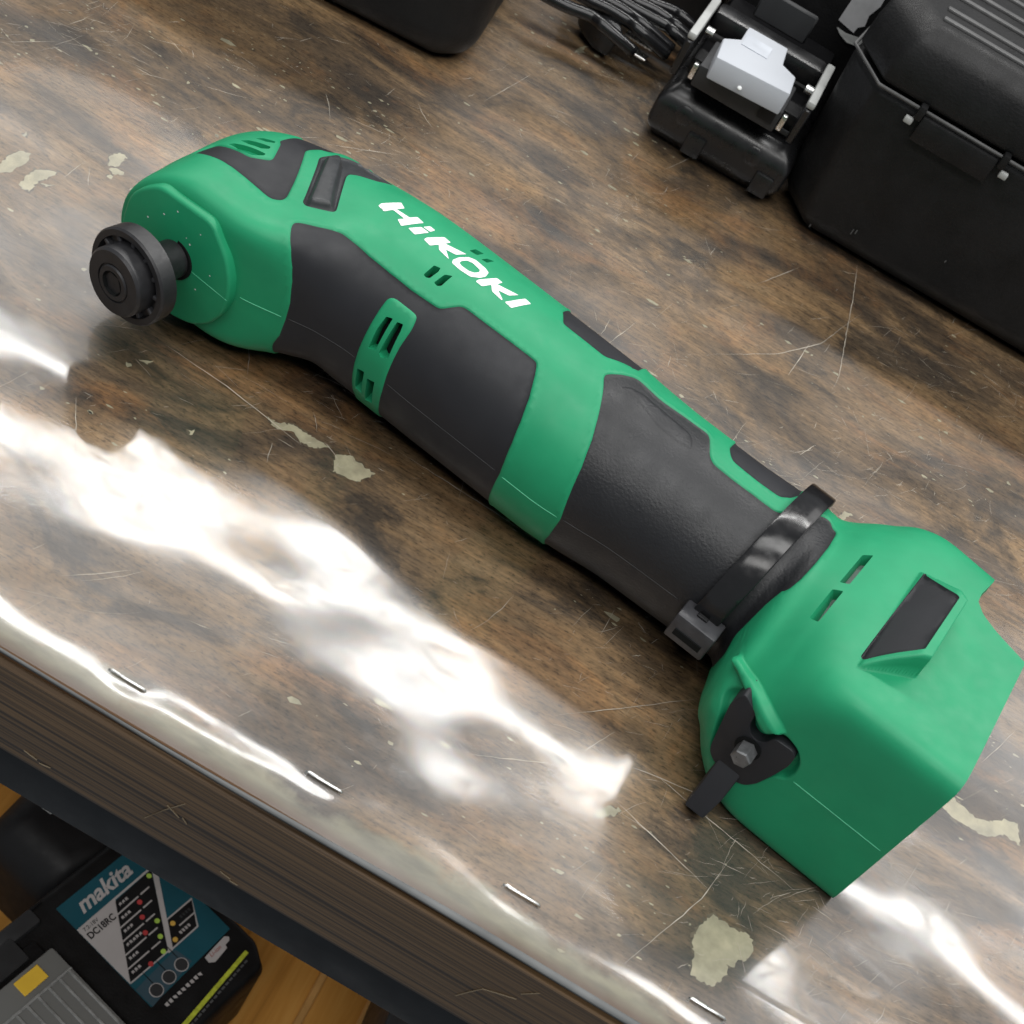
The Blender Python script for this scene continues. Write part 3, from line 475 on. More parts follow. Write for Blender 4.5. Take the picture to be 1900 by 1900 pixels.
MATS={'housing':GREEN,'head_grip':RUB,'front_grip':RUB,'side_grip':RUB,'rear_grip':RUBL,'rear_side_grip':RUB,'head_vent_frame':GREEN,'vent_frame':GREEN,'switch_recess':SWM,'slide_switch':SWM,'bump_insert':RUB}
parts={}
for i,nm in enumerate(NAMES):
    if (part==i).any(): parts[nm]=submesh(part==i,nm,MATS[nm],tool)
housing=parts['housing']
for i in range(len(SLOTS)):
    t=TR[slotm==i+1]
    if not len(t): continue
    dep=5.0 if i<8 else (4.5 if i<10 else 2.0); u,iv=np.unique(t,return_inverse=True); t2=iv.reshape(t.shape); top=PP[u]; bot=top-PN[u]*dep*MM; n=len(u)
    E={}
    for f in t2:
        for a,b in ((f[0],f[1]),(f[1],f[2]),(f[2],f[0])):
            if (b,a) in E: del E[(b,a)]
            else: E[(a,b)]=1
    F=[tuple(f+n) for f in t2]; fm=[1]*len(F)
    for a,b in E: F.append((a,b,b+n,a+n)); fm.append(0)
    host=parts['vent_frame'] if i<4 else (parts['head_vent_frame'] if i>=10 else housing)
    raw('vent_slot',np.concatenate([top,bot]),F,[GREEN,DARK if i<8 else (GREEN if i>=10 else GREYIN)],host,False,fm=fm)
# rear bay
ring=S(rx,ra)+Nrm(rx,ra)*.5; inn=ring.copy(); c0=np.array([0,37,40.]); inn[:,1:]=c0[1:]+(ring[:,1:]-c0[1:])*.93; inn2=inn.copy(); inn2[:,0]=286
n=len(ring); V=np.concatenate([ring,inn,inn2])*MM; F=[]; fm=[]
for i in range(n-1):
    F.append((i,i+1,n+i+1,n+i)); fm.append(0); F.append((n+i,n+i+1,2*n+i+1,2*n+i)); fm.append(1)
F.append(tuple(range(2*n,3*n))); fm.append(1)
raw('battery_bay',V,F,[GREEN,CHARC],tool,False,fm=fm)
for t_ in (5,60): obj('battery_rail',box((.299,t_*MM,.040),(.020,.006,.05),.001),CHARC,tool)
for z_ in (28,40,52): obj('terminal',box((.297,.033,z_*MM),(.014,.016,.0012)),STEEL,tool)
# lettering
def map2(Qs,step,offm):
    P=[];E=[]
    for Q in Qs:
        q=dens(np.array(Q),step); b=len(P); P+=[tuple(x) for x in q]; E+=[(b+i,b+(i+1)%len(q)) for i in range(len(q))]
    A=np.array(P); lo=A.min(0); hi=A.max(0)
    g=[(x,y) for x in np.arange(lo[0],hi[0],step*1.3) for y in np.arange(lo[1],hi[1],step*1.3)]
    g=np.array(g); m=inside(g,dens(np.array(Qs[0]),step)); g=g[m]; g=g[pdist(g,np.array(Qs[0]))>step*.4] if len(g) else g
    v,e,f,_,_,_=delaunay_2d_cdt([Vector(p) for p in P]+[Vector(p) for p in g],E,[],0,1e-6)
    v=np.array([(q.x,q.y) for q in v]); f=np.array(f); c=v[f].mean(1); k=inside(c,np.array(Qs[0]))
    for h in Qs[1:]: k&=~inside(c,np.array(h))
    f=f[k]; s=S(v[:,0],v[:,1]/.75)+Nrm(v[:,0],v[:,1]/.75)*offm; return s*MM,f
for L in LETTERS:
    s,f=map2([rpoly(q,.55) for q in L],.7,.62); raw('letter',s,f,WHITE,housing)
# seam flash along the parting line
def seam(x0,x1,mat,r,offm):
    xx=np.arange(x0,x1,1.5); s=(S(xx,np.full(len(xx),180.0))+Nrm(xx,np.full(len(xx),180.))*offm)*MM; return tubes([list(map(tuple,s))],r,6)
for x0,x1 in ((27,43.5),(138.5,163),(278,314)): obj('seam_line',seam(x0,x1,GLINE,.00016,.52),GLINE,housing,smooth=True)
obj('seam_line',seam(44,72,RUB,.00013,.02),CHARC,parts['front_grip'],smooth=True); obj('seam_line',seam(86,137,RUB,.00013,.02),CHARC,parts['front_grip'],smooth=True); obj('seam_line',seam(164.5,214,RUB,.00013,.02),CHARC,parts['rear_grip'],smooth=True)
# spindle boss, shaft and blade clamp
bp=[(-24.2,37),(-23.6,46.5),(-19.5,53),(-12.5,59.2),(11.0,60.6),(20.5,51),(24.3,43),(25.6,35),(24.6,27),(21,19.5),(14,13.5),(5,10.8),(-6,10.8),(-15,14.5),(-21,21),(-23.8,29)]
obj('spindle_boss',prism([(s*MM,.006,z_*MM) for s,z_ in rpoly([(s,z_/.75) for s,z_ in bp],3.2)],(0,-.0082,0),.0013,3),GREEN,tool,auto=35)
AX=Vector((-.11,-1,.01)).normalized(); CO=Vector((0.3*MM,-.0022,.0358)); XD=Vector((0,0,1)).cross(AX).normalized()
obj('seam_line',tubes([[(.0082,-.00222,.0358),(.0165,-.00222,.0356),(.0250,-.0021,.0353)]],.00014,6),GLINE,housing,smooth=True)
V=[];F=[]
for s_,z_ in ((-8,50),(-14,44),(3,47.5),(5,46),(12,30),(-16,31),(16,40),(8,53),(-3,55)):
    b_=len(V); q=rng.uniform(.25,.5); V+=[((s_-q)*MM,-.00224,z_*MM),((s_+.1)*MM,-.00224,(z_-q)*MM),((s_+q)*MM,-.00224,z_*MM),(s_*MM,-.00224,(z_+q*.7)*MM)]; F.append((b_,b_+1,b_+2,b_+3))
o=raw('dust_specks',V,F,WHITE,tool,False); o['kind']='stuff'
obj('spindle_collar',lathe([(-.001,.0082),(.0001,.0082),(.0001,.0078)],CO,AX,XD,40),DARK,tool,auto=30)
obj('spindle_shaft',lathe([(-.001,.0070),(.019,.0070)],CO,AX,XD,40),BLK,tool,auto=30)
flange=obj('clamp_flange',lathe([(.0140,.0160),(.0150,.0175),(.0212,.0178),(.0220,.0172),(.0220,.0150),(.0195,.0146)],CO,AX,XD,64),BLK,tool,auto=30)
obj('clamp_washer',lathe([(.0190,.0126),(.0268,.0126),(.0278,.0118),(.0278,.0073),(.0271,.0072)],CO,AX,XD,56),BLK,tool,auto=30)
YD=AX.cross(XD)
for k in range(12):
    a=k*math.pi/6+.1; c=CO+AX*.0193+(math.cos(a)*XD+math.sin(a)*YD)*.0138
    rd=(math.cos(a)*XD+math.sin(a)*YD); tg=AX.cross(rd); mt=Matrix((rd,tg,AX)).transposed().to_4x4(); obj('clamp_tooth',box(c+AX*.0009,(.0030,.0017,.0022),.0004,1,mt),NYLG,flange)
obj('clamp_screw',lathe([(.0262,.0067),(.0276,.0067),(.0282,.0062),(.0282,.0046),(.0252,.0045)],CO,AX,XD,40),BLK,tool,auto=30)
hx=[CO+AX*.0283+(math.cos(k*math.pi/3)*XD+math.sin(k*math.pi/3)*YD)*.0047 for k in range(6)]
bm=bmesh.new(); vs=[bm.verts.new(p) for p in hx]; hc_=CO+AX*.0283; vb=[bm.verts.new(hc_+(p-hc_)*.80-AX*.0028) for p in hx]
for k in range(6): bm.faces.new((vs[k],vs[(k+1)%6],vb[(k+1)%6],vb[k]))
bm.faces.new(vb); obj('hex_socket',bm,DARK,tool)
# lock lever on the foot
lv=[(247.4,53),(248.4,54.6),(254.7,50.8),(255.4,45.2),(257.6,42),(260.5,41.2),(262.8,43),(264,47.2),(270.9,47.8),(272.9,46),(273.3,41),(272,33.6),(269.9,25),(267.4,20.6),(263.8,19),(254.8,20.6),(251.8,23),(250.6,26),(246.4,47.2)]
lp=rpoly([(s,z_/.75) for s,z_ in lv],1.5)
lever=obj('lock_lever',prism([(s*MM,-.0060,z_*MM) for s,z_ in lp],(0,-.0090,0),.0018,4),RUB,tool,auto=50)
def quad(s0,s1,t0,t1,z0,z1): return [(s0*MM,t0*MM,z0*MM),(s1*MM,t0*MM,z0*MM),(s1*MM,t1*MM,z1*MM),(s0*MM,t1*MM,z1*MM)]
def loft0(polys,bv,seg):
    bm=bmesh.new(); R=[[bm.verts.new(p) for p in P] for P in polys]
    for A,B in zip(R,R[1:]):
        for k in range(4): bm.faces.new((A[k],A[(k+1)%4],B[(k+1)%4],B[k]))
    bm.faces.new(R[0][::-1]); bm.faces.new(R[-1]); bmesh.ops.recalc_face_normals(bm,faces=bm.faces); bevel(bm,bv,seg,25); return bm
obj('lever_stem',loft0([quad(255.4,264.6,-8,-14.6,20,24),quad(256.2,265.0,-13.5,-20,8,13),quad(256.4,264.0,-18.5,-24.5,1.5,5.2)],.0008,2),RUB,lever,auto=40)
bc=Vector((260.0*MM,-.0146,.0362)); obj('lever_bore',lathe([(0,.0046),(.0009,.0046),(.0010,.0040)],bc,(0,-1,0),(1,0,0),32),DARK,lever,auto=30)
b6=lathe([(0,.0036),(.0062,.0036),(.0068,.0032)],bc,(0,-1,0),(.94,0,.34),6); obj('hex_bolt',b6,plain('bolt_steel',(.16,.165,.17),.35,.5,metal=.5,var=.3,vs=300),lever)
# ------------------------------------------------------------------ cable tie
tie=tag(empty('cable_tie',TO),'black nylon cable tie looped around the rear grip of the multi tool','cable tie'); tie.rotation_euler=(0,0,-PHI)
al=np.arange(-96,263,3.); xc=np.interp(al,[-96,40,60,95,125,150,175,262],[224,229.6,229.0,227.2,225.8,224.7,223.7,223.5]); lift=np.interp(al,[-96,20,45,70,110,150,262],[1.6,2.2,3.9,3.2,2.9,2.4,1.4])
V=[];F=[]
for i,(a_,x_,l_) in enumerate(zip(al,xc,lift)):
    c=S(227.,a_)+Nrm(227.,a_)*l_; nrm=Nrm(227.,a_); nrm[0]=0; nrm/=np.linalg.norm(nrm)
    for dx,dn in ((-5.1,-.2),(-5.1,.75),(-4.6,1.05),(4.6,1.05),(5.1,.75),(5.1,-.2)): V.append((np.array([x_+dx,c[1],c[2]])+nrm*dn)*MM)
k=len(al)
for i in range(k-1):
    for j in range(6): F.append((6*i+j,6*i+(j+1)%6,6*i+6+(j+1)%6,6*i+6+j))
F+= [tuple(range(6)),tuple(range(6*k-6,6*k))]
raw('strap',V,F,NYL,tie,True,auto=35)
hc=S(223.5,183.); hm=Matrix.Rotation(math.radians(0),4,'X')
bm=box((223.4*MM,(hc[1]-4.6)*MM,(hc[2]-1.2)*MM),(.0158,.0098,.0122),.0009,2); head=obj('tie_head',bm,NYLG,tie,auto=40)
obj('tie_pawl',box((223.0*MM,(hc[1]-4.2)*MM,(hc[2]+5.35)*MM),(.0042,.0016,.0012),.0003,1),NYL,head)
obj('tie_tail_slot',box((223.4*MM,(hc[1]-9.6)*MM,(hc[2]-2.5)*MM),(.0110,.0008,.0028)),DARK,head)
# ------------------------------------------------------------------ black case on the right
rc=tag(empty('tool_case',(.15,.75,0)),'large black plastic tool case with ribbed lid standing at the right','tool case')
def casepoly(x0,x1,y0,y1,c,z): return [(x0,y0+c,z),(x0+c*.75,y0,z),(x1-c*.75,y0,z),(x1,y0+c,z),(x1,y1-c,z),(x1-c,y1,z),(x0+c+.045,y1,z),(x0+.04,y1-c,z)]
def loft(polys,bv=0,seg=2):
    bm=bmesh.new(); R=[[bm.verts.new(p) for p in P] for P in polys]
    for A,B in zip(R,R[1:]):
        n=len(A)
        for k in range(n): bm.faces.new((A[k],A[(k+1)%n],B[(k+1)%n],B[k]))
    bm.faces.new(R[0][::-1]); bm.faces.new(R[-1]); bmesh.ops.recalc_face_normals(bm,faces=bm.faces)
    if bv: bevel(bm,bv,seg,25)
    return bm
under(obj('case_base',loft([casepoly(.039,.40,.680,1.0,.020,.002),casepoly(.033,.406,.673,1.006,.022,.012),casepoly(.028,.41,.670,1.01,.024,.0895)],.004,3),CASE,auto=40),rc)
under(obj('case_lid',loft([casepoly(.028,.41,.6685,1.01,.024,.0925),casepoly(.029,.409,.670,1.009,.024,.108),casepoly(.031,.407,.673,1.006,.025,.117),casepoly(.036,.402,.681,1.001,.028,.1235)],.003,3),CASE,auto=40),rc)
sp=casepoly(.0272,.4108,.6680,1.0105,.0242,.0895); under(obj('lid_seam',tubes([[tuple(q[:2])+(.0912,) for q in sp]],.0009,8,True),CASEG,smooth=True),rc)
for y_ in (.6885,.7005,.718,.731,.748,.762): under(obj('lid_rib',box((.205,y_,.1238),(.30,.0034,.0018),.0006,2),CASEG,auto=40),rc)
for (x_,z_,w_) in ((.0745,.0175,.0016),(.0762,.0185,.0012),(.0555,.0085,.0008),(.120,.030,.0006),(.16,.055,.0007)):
    under(obj('scuff_mark',box((x_,.6722+.0001*0-.0018 if z_>.02 else .6738-.002,z_),(.0005,.0003,w_*2),0,1),CASEG),rc)
lat=under(obj('latch_plate',box((.0905,.6672,.0830),(.040,.0030,.0130),.0009,2),CASE,auto=40),rc)
for x_ in (.0685,.1125):
    under(obj('latch_hinge',box((x_,.6668,.0905),(.0036,.0050,.0075),.0008,2),CASE,auto=40),rc)
    under(obj('latch_pin',box((x_+(-.003 if x_<.09 else .0035),.6664,.0845),(.0042,.0028,.0032),.0006,2),GREYR,auto=40),rc)
# ------------------------------------------------------------------ black case at the top left
lc=tag(empty('equipment_case',(-.25,.72,0)),'plain black case with rounded corner at the top left of the bench','case')
lcm=Matrix.Translation((-.132,.640,0))@Matrix.Rotation(math.radians(6),4,'Z')
bm=loft([[(-.30,.003,.001),(-.014,.003,.001),(-.003,.014,.001),(-.003,.28,.001),(-.30,.28,.001)],[(-.302,-.003,.012),(-.010,-.003,.012),(.003,.010,.012),(.003,.285,.012),(-.302,.285,.012)],[(-.302,.002,.12),(-.014,.002,.12),(-.002,.014,.12),(-.002,.285,.12),(-.302,.285,.12)]],.006,4)
bmesh.ops.transform(bm,matrix=lcm,verts=bm.verts); under(obj('case_shell',bm,CASE,auto=45),lc)
bm=box((-.15,-.0022,.075),(.20,.003,.05),.0014,2); bmesh.ops.transform(bm,matrix=lcm,verts=bm.verts); under(obj('case_panel',bm,CASE,auto=45),lc)
# ------------------------------------------------------------------ battery pack with milky terminal cover
bt=tag(empty('battery_pack',(0,.72,0)),'black slide battery pack with milky white terminal cover beside the ribbed case','battery')
BX0,BX1,BY0=-.0425,.0335,.679
body=under(obj('pack_body',loft([[(BX0+.006,BY0+.006,.0005),(BX1-.006,BY0+.006,.0005),(BX1-.004,.80,.0005),(BX0+.004,.80,.0005)],[(BX0,BY0,.008),(BX1,BY0,.008),(BX1,.805,.008),(BX0,.805,.008)],[(BX0,BY0+.0005,.022),(BX1,BY0+.0005,.022),(BX1,.805,.022),(BX0,.805,.022)],[(BX0+.003,BY0+.004,.0285),(BX1-.003,BY0+.004,.0285),(BX1-.003,.803,.0285),(BX0+.003,.803,.0285)],[(BX0+.008,BY0+.010,.0315),(BX1-.008,BY0+.010,.0315),(BX1-.008,.80,.0325),(BX0+.008,.80,.0325)]],.0045,4),BATT,auto=50),bt)
for x_ in (-.026,.013):
    under(obj('grip_notch',lathe([(0,.0052),(.0012,.0052),(.0020,.0040)],(x_,BY0+.0022,.0205),(0,-1,.12),(1,0,0),24),BATT,auto=40),body)
    under(obj('grip_rib',box((x_+.011,BY0-.0004,.010),(.010,.0024,.012),.001,2),BATT,auto=40),body)
under(obj('top_tray',box((-.006,.745,.038),(.062,.100,.010),.002,2),LBLACK,auto=40),bt)
under(obj('tray_lip',box((-.0045,.6915,.0345),(.060,.0022,.0026),.0006,1),CHARC,auto=40),bt)
for x_,n in ((-.0412,0),(.0245,1)):
    under(obj('slide_rail',box((x_,.700,.0605),(.0044,.046,.004),.0012,2),GREYR,auto=40),bt); under(obj('rail_web',box((x_,.702,.048),(.0040,.050,.020),.0008,1),BATT,auto=40),bt)
    under(obj('rail_bolt',lathe([(0,.0022),(.004,.0022)],(x_+(.0035 if n==0 else -.006),.700,.056),(1,0,0),(0,1,0),12),STEEL,auto=30),bt)
under(obj('tray_bar',box((-.008,.722,.0540),(.062,.014,.012),.003,2),BATT,auto=40),bt)
under(obj('terminal_block',box((-.008,.6885,.0462),(.046,.030,.012),.001,2),CHARC,auto=40),bt)
under(obj('block_window',box((.0085,.6728,.0475),(.008,.0012,.006)),LBLACK),bt)
for x_ in (-.0325,.0168): under(obj('contact_spring',box((x_,.6750,.0470),(.0026,.0030,.0085),.0006,2),STEEL,auto=40),bt)
T=[Vector(p) for p in EXT['cap_top']]; FR=[Vector(p) for p in EXT['cap_front']]
bm=bmesh.new(); tv=[bm.verts.new(p) for p in T]; f2=[bm.verts.new(p) for p in FR]; bv=[bm.verts.new((p.x,p.y,.0535)) for p in T[:6]]
bm.faces.new(tv); bm.faces.new((tv[7],tv[6],f2[0],f2[1])); allb=bv+[f2[0],f2[1]]; top=tv[:6]
for i in range(5): bm.faces.new((top[i],top[i+1],bv[i+1],bv[i]))
bm.faces.new((tv[5],tv[6],f2[0],bv[5])); bm.faces.new((tv[7],tv[0],bv[0],f2[1])); bm.faces.new(allb)
bmesh.ops.recalc_face_normals(bm,faces=bm.faces); bevel(bm,.0009,2,20); capo=under(obj('terminal_cover',bm,CAPM,auto=40),bt)
under(obj('cover_label',box((-.012,.6905,.0662),(.014,.012,.0003)),plain('cover_print',(.52,.55,.60),.6,.2)),capo)
under(obj('cover_post',lathe([(0,.0011),(.0006,.0011),(.001,.0006)],Vector((-.009,.6605,.0585)),(0,-.5,.8),(1,0,0),12),WHITE,auto=30),capo)
under(obj('rear_tab',box((-.008,.735,.066),(.030,.003,.016),.001,1),CHARC,auto=40),bt)
# ------------------------------------------------------------------ black box behind the battery
bb=tag(empty('black_box',(0,.86,0)),'black box with torn grey sticker standing behind the battery pack','box')
under(obj('box_shell',box((.003,.872,.062),(.080,.190,.116),.005,3),CASE,auto=40),bb)
under(obj('torn_sticker',prism([(.0165,.7766,.0600),(.0215,.7766,.0590),(.0268,.7766,.0580),(.0272,.7766,.0615),(.0300,.7766,.064),(.0290,.7766,.070),(.0315,.7766,.077),(.0305,.7766,.100),(.0180,.7766,.100)],(0,-.0003,0)),PAPER),bb)
under(obj('peeled_foil',prism([(.0175,.7755,.0565),(.0210,.7750,.0540),(.0262,.7748,.0522),(.0320,.7750,.0530),(.0355,.7755,.0565),(.0350,.7755,.0605),(.0300,.7752,.0575),(.0235,.7752,.0562)],(0,-.0008,.0006)),GREYR),bb)
sb=tag(empty('storage_box',(-.09,.86,0)),'plain black box behind the coiled cord at the top of the bench','box')
under(obj('box_shell',box((-.083,.880,.045),(.078,.150,.088),.006,3),CASE,auto=40),sb)
under(obj('box_lid',box((-.083,.880,.0915),(.082,.154,.006),.002,2),CASE,auto=40),sb)
# ------------------------------------------------------------------ power cord with plug
pc=tag(empty('power_cord',(-.07,.76,0)),'coiled black power cord with two-blade plug lying between the cases','power cord')
paths=[[(q[0],q[1],q[2]) for j,q in enumerate(P)]+[(P[-1][0]+.018,P[-1][1]+.004,P[-1][2]-.006)] for P in EXT['cab']]
def sub4(P):
    P=[Vector(p) for p in P]; o=[]
    for i in range(len(P)-1):
        a=P[max(i-1,0)];b=P[i];c=P[i+1];d=P[min(i+2,len(P)-1)]
        for k in range(5):
            u=k/5; o.append(.5*((2*b)+(c-a)*u+(2*a-5*b+4*c-d)*u*u+(3*b-a-3*c+d)*u**3))
    return o+[P[-1]]
under(obj('coil',tubes([sub4(p) for p in paths],.0034,10),NYL,smooth=True),pc)
plug=under(obj('plug_body',loft([[(-.1035,.737,.004),(-.099,.731,.004),(-.099,.731,.014),(-.1035,.737,.014)],[(-.095,.742,.002),(-.088,.724,.002),(-.087,.726,.020),(-.094,.742,.020)],[(-.084,.741,.002),(-.077,.723,.002),(-.076,.725,.020),(-.083,.741,.020)]],.003,3),BATT,auto=50),pc)
for d in (0,1): 
    o=under(obj('plug_blade',box((-.0685,.7310+.013*d,.010),(.0175,.0060,.0013),.0003,1,Matrix.Rotation(math.radians(-4),4,'Z')),STEEL),plug); 
# ------------------------------------------------------------------ lower shelf and the things on it
ZS=-.478
shelf=struct(obj('lower_shelf',box((.1,.79,ZS-.01),(1.6,1.04,.02)),FLOOR))
for x_ in (.045,.079): obj('shelf_batten',box((x_,.42,ZS+.0012),(.005,.55,.0024),.0008,1),plain('pale_batten',(.66,.36,.12),.4,.4),shelf)
lo=Vector(LB['org']); lu=Vector(LB['ud']); lvd=Vector(LB['vd']); LM=Matrix((( lu.x,lvd.x,0,lo.x),(lu.y,lvd.y,0,lo.y),(0,0,1,lo.z),(0,0,0,1)))
chg=tag(empty('battery_charger',(lo.x,lo.y,ZS)),'black battery charger with teal indicator label on the shelf under the bench','charger')
def lab(name,mat,pts,zz,parent,th=.0001):
    bm=prism([(u*MM,v*MM,zz) for u,v in pts],(0,0,th)); bmesh.ops.transform(bm,matrix=LM,verts=bm.verts); return under(obj(name,bm,mat),parent) if parent is chg else under2(obj(name,bm,mat),parent)
def under2(o,par):   # parent is itself a child of the charger root with world-space mesh data
    o.parent=par; o.matrix_parent_inverse=Matrix.Identity(4); return o
def lbox(name,mat,c,s,parent,bv=.002,seg=2,auto=40):
    bm=box([q*MM for q in c],[q*MM for q in s],bv,seg); bmesh.ops.transform(bm,matrix=LM,verts=bm.verts); o=obj(name,bm,mat,auto=auto); return under(o,parent) if parent is chg else under2(o,parent)
bm=loft([[(u*MM,v*MM,zz) for u,v in ((-62-g,-11-g),(66+g,-11-g),(70+g,-5),(70+g,88),(62+g,101+g),(-62-g,101+g))] for zz,g in ((-.078,0),(-.070,1.5),(-.010,1),(-.0012,-1.5))],.004,3)
bmesh.ops.transform(bm,matrix=LM,verts=bm.verts); cb=under(obj('charger_body',bm,CASE,auto=40),chg)
W_,H_=62.5,75
lb=lab('label_plate',TEAL,[(0,0),(W_,0),(W_,72.5),(0,H_)],-.0013,chg,.0005)
zl=-.00075
lab('label_panel',LWHITE,[(-.0,17.3),(27.3,17.0),(.4,58.6)],zl,lb)
lab('label_panel',LBLACK,LB['cells'],zl,lb)
lab('label_panel',LWHITE,LB['bar'],zl+.00012,lb); lab('label_panel',LWHITE,[(0,16.6),(55.6,15.6),(55.6,16.9),(0,17.8)],zl+.0001,lb)
lab('label_panel',LWHITE,[(39,44.4),(59.4,44.6),(50.3,59.6),(30.4,59.6)],zl-.00004,lb); lab('label_panel',LBLACK,LB['rblk'],zl+.0001,lb)
lab('label_panel',TEALG,LB['grey'],zl,lb)
c=LB['cells']
for k in range(1,7):
    f=k/6; a=Vector(c[0]).lerp(Vector(c[3]),f); b=Vector(c[1]).lerp(Vector(c[2]),f)
    for t0,t1 in ((.0,.56),(.62,.86)) if k<6 else ((0,1),): 
        p=a.lerp(b,t0); q=a.lerp(b,t1); lab('label_rule',LWHITE,[(p.x,p.y-.42),(q.x,q.y-.42),(q.x,q.y+.42),(p.x,p.y+.42)],zl+.0002,lb)
    aa=a-Vector((0,0)); 
    for j in range(3 if k!=4 else 5):   # tiny illegible row captions
        u0=a.x+5.2+j*2.3; v0=a.y-3.6; lab('label_caption',LWHITE,[(u0-.75,v0-1.1+rng.uniform(0,.6)),(u0+.7,v0-1.0),(u0+.8,v0+.9-rng.uniform(0,.6)),(u0-.2,v0+.4),(u0-.8,v0+1.0)],zl+.0002,lb)
a=Vector(LB['rblk'][0]).lerp(Vector(LB['rblk'][3]),.5); b=Vector(LB['rblk'][1]).lerp(Vector(LB['rblk'][2]),.5); p=a.lerp(b,.38); lab('label_rule',LWHITE,[(p.x,p.y-.4),(b.x,b.y-.4),(b.x,b.y+.4),(p.x,p.y+.4)],zl+.0002,lb)
for vv in (48.8,55.4):
    for j in range(4): u0=(47 if vv<50 else 40.5)+j*2.1; lab('label_caption',LWHITE if vv>50 else CHARC,[(u0-.7,vv-1),(u0+.7,vv-.8),(u0+.5,vv+1),(u0-.6,vv+.8)],zl+.0003,lb)
def disc(r,u,v,n=14): return [(u+r*math.cos(2*math.pi*i/n),v+r*math.sin(2*math.pi*i/n)) for i in range(n)]
for k in 'gry':
    for u,v in LB['dots'][k]: lab('indicator_light',LED[k],disc(1.5,u,v),zl+.0003,lb)
for u,v in LB['dots']['c']:
    lab('label_ring',LWHITE,disc(4.0,u,v,24),zl+.0002,lb); lab('label_ring',CHARC,disc(3.5,u,v,24),zl+.0004,lb)
    lab('label_rule',LBLACK,[(u+1,v-13),(u+1.5,v-13),(u+1.5,v-4),(u+1,v-4)],zl+.0002,lb)
def text(body,size,shear,mat,name,parent,u,v,zz,offs=0,sx=1):
    cu=bpy.data.curves.new('t','FONT'); cu.body=body; cu.size=size; cu.shear=shear; cu.offset=offs; cu.extrude=.02; cu.fill_mode='BOTH'
    to=bpy.data.objects.new('t',cu); COL.objects.link(to); dg=bpy.context.evaluated_depsgraph_get(); me=bpy.data.meshes.new_from_object(to.evaluated_get(dg)); bpy.data.objects.remove(to)
    me.transform(LM@Matrix.Translation((u*MM,v*MM,zz))@Matrix.Diagonal((MM*sx,-MM,MM,1))); me.materials.clear(); me.materials.append(mat)
    for pl in me.polygons: pl.material_index=0
    bm=bmesh.new(); bm.from_mesh(me); bpy.data.meshes.remove(me); return under2(obj(name,bm,mat),parent)
text('makita',13.0,.30,LWHITE,'lettering',lb,8.5,12.0,zl+.0002,.34,1.06)
text('DC18RC',5.4,0,LBLACK,'lettering',lb,1.8,25.6,zl+.0002,.16,.92)
text('7.2-18V',3.2,0,CHARC,'lettering',lb,2.4,20.4,zl+.0002,.02)
for j in range(9):
    u0=7+j*3.1+rng.uniform(-.3,.3); lab('label_caption',LWHITE,[(u0-1,78.7),(u0+.9,78.4+rng.uniform(0,.8)),(u0+.8,81),(u0-.9,80.6-rng.uniform(0,.7))],-.0012,cb,.0003)
lab('rating_tag',LWHITE,[(40.4,74.8),(57,73.4),(58.9,75.4),(57.5,77.0),(54,77.4),(53.5,79.3),(43,80.6),(40,78.5)],-.0012,cb,.0003)
text('Li-ion',3.6,.2,plain('tag_red',(.35,.10,.09),.5,.3),'lettering',cb,43,77.3,-.0008,.03)
lab('warning_stripe',YELG,[(3,93.2),(60,87.2),(60.2,89.6),(3.2,95.8)],-.0012,cb,.0005)
for j in range(16):
    u0=6+j*3.3; v0=97.2-j*.33; lab('label_caption',CASEG,[(u0-1.2,v0-.6),(u0+1.1,v0-.8),(u0+1.2,v0+.4),(u0-1,v0+.5)],-.0016,cb,.0006)
lbox('charger_slot',LBLACK,(-7,-8.5,-1.0),(8,1.2,1.4),cb,.0002,1)
RIBM=plain('cover_rib_plastic',(.30,.30,.29),.3,.5,var=.3,vs=200)
bp_=tag(empty('charging_battery',(lo.x-.03,lo.y,ZS)),'battery with smoky clear cover and yellow tab seated on the charger','battery')
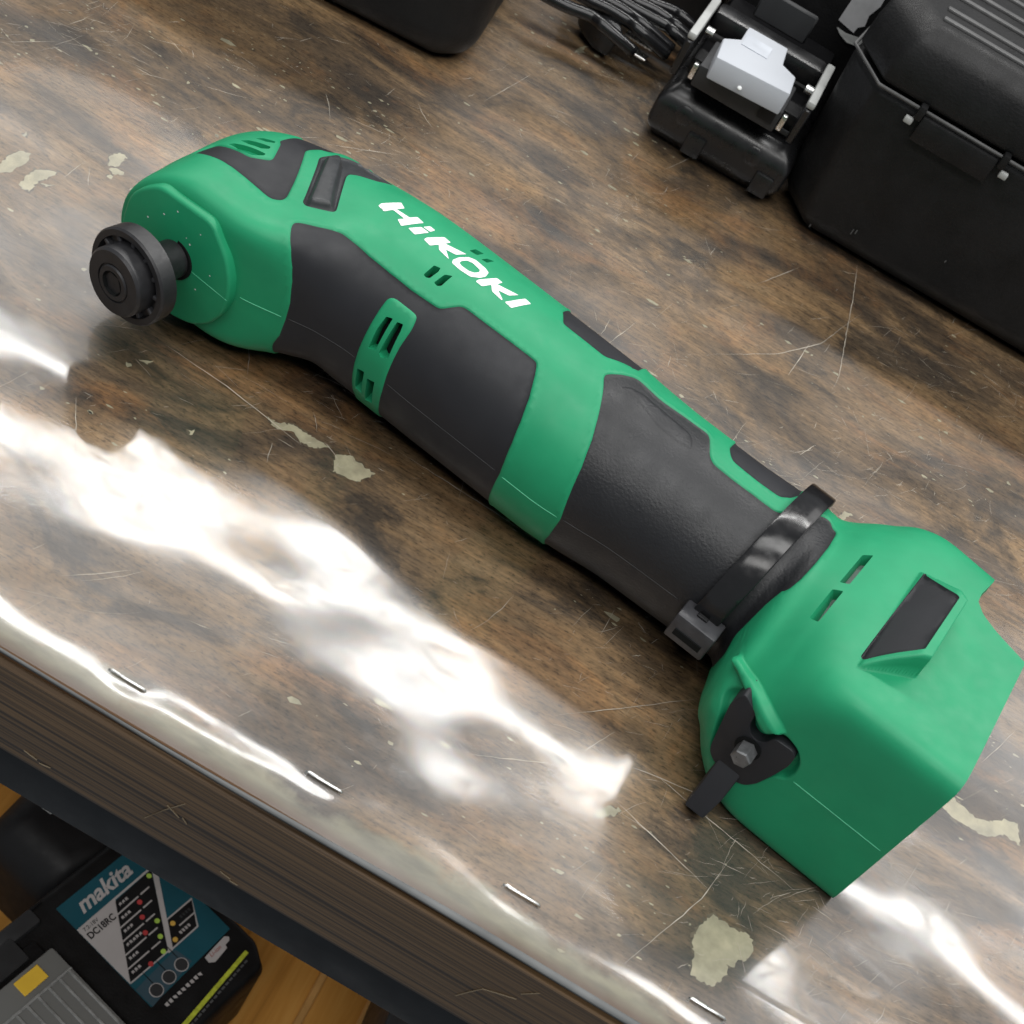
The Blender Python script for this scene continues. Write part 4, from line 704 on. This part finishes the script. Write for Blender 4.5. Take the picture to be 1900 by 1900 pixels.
def lbox2(name,mat,c,s,parent,bv=.002,seg=2):
    bm=box([q*MM for q in c],[q*MM for q in s],bv,seg); bmesh.ops.transform(bm,matrix=LM,verts=bm.verts); return under(obj(name,bm,mat,auto=40),parent)
lbox2('pack_base',CASE,(-52,45,1.5),(60,76,5),bp_,.001)
lbox2('end_block',CHARC,(-24,-4,-4),(26,10,14),bp_)
lbox2('end_block',CHARC,(-50,6,0),(40,16,12),bp_)
cov=lbox2('clear_cover',CLEARM,(-46,54,9.5),(50,72,9),bp_,.0015)
lbox2('yellow_tab',YEL,(-41,25,14.6),(15.5,9,.8),bp_,.0003,1)
for u in (-23.5,-30,-37,-44,-51,-58): lbox2('cover_rib',RIBM,(u,61,13.2),(1.5,54,3.0),bp_,.0003,1)
lbox2('cover_rib',RIBM,(-45,33.5,13.2),(47,1.5,3.0),bp_,.0003,1)
# dark box with caption, partly under the bench
db=tag(empty('small_black_box',(-.15,.45,ZS)),'small black rounded box with grey caption beside the charger under the bench','box')
dm=Matrix.Translation((-.1585,.420,ZS))@Matrix.Rotation(math.radians(-6),4,'Z')
bm=loft([[(-.006,-.040,0),(.05,-.048,0),(.09,.02,0),(.09,.16,0),(-.006,.16,0)],[(-.006,-.036,.05),(.05,-.044,.05),(.09,.02,.05),(.09,.16,.05),(-.006,.16,.05)],[(.006,-.020,.066),(.046,-.026,.066),(.08,.03,.066),(.08,.15,.066),(.006,.15,.066)]],.008,4)
bmesh.ops.transform(bm,matrix=dm,verts=bm.verts); under(obj('box_shell',bm,LBLACK,auto=45),db)
for j in range(9):
    bm=box((.0165+rng.uniform(-.0003,.0003),-.006+j*.0030,.0664),(.0065,.0019,.0006)); bmesh.ops.transform(bm,matrix=dm,verts=bm.verts); under(obj('caption_mark',bm,GREYR),db)
gb=tag(empty('grey_bin',(.10,.37,ZS)),'dark grey box corner on the shelf under the right of the bench','box')
bm=box((0,0,.05),(.10,.20,.10),.004,3,Matrix.Rotation(math.radians(4),4,'Z')); bmesh.ops.translate(bm,vec=(.131,.405,ZS),verts=bm.verts); under(obj('box_shell',bm,CHARC,auto=40),gb)
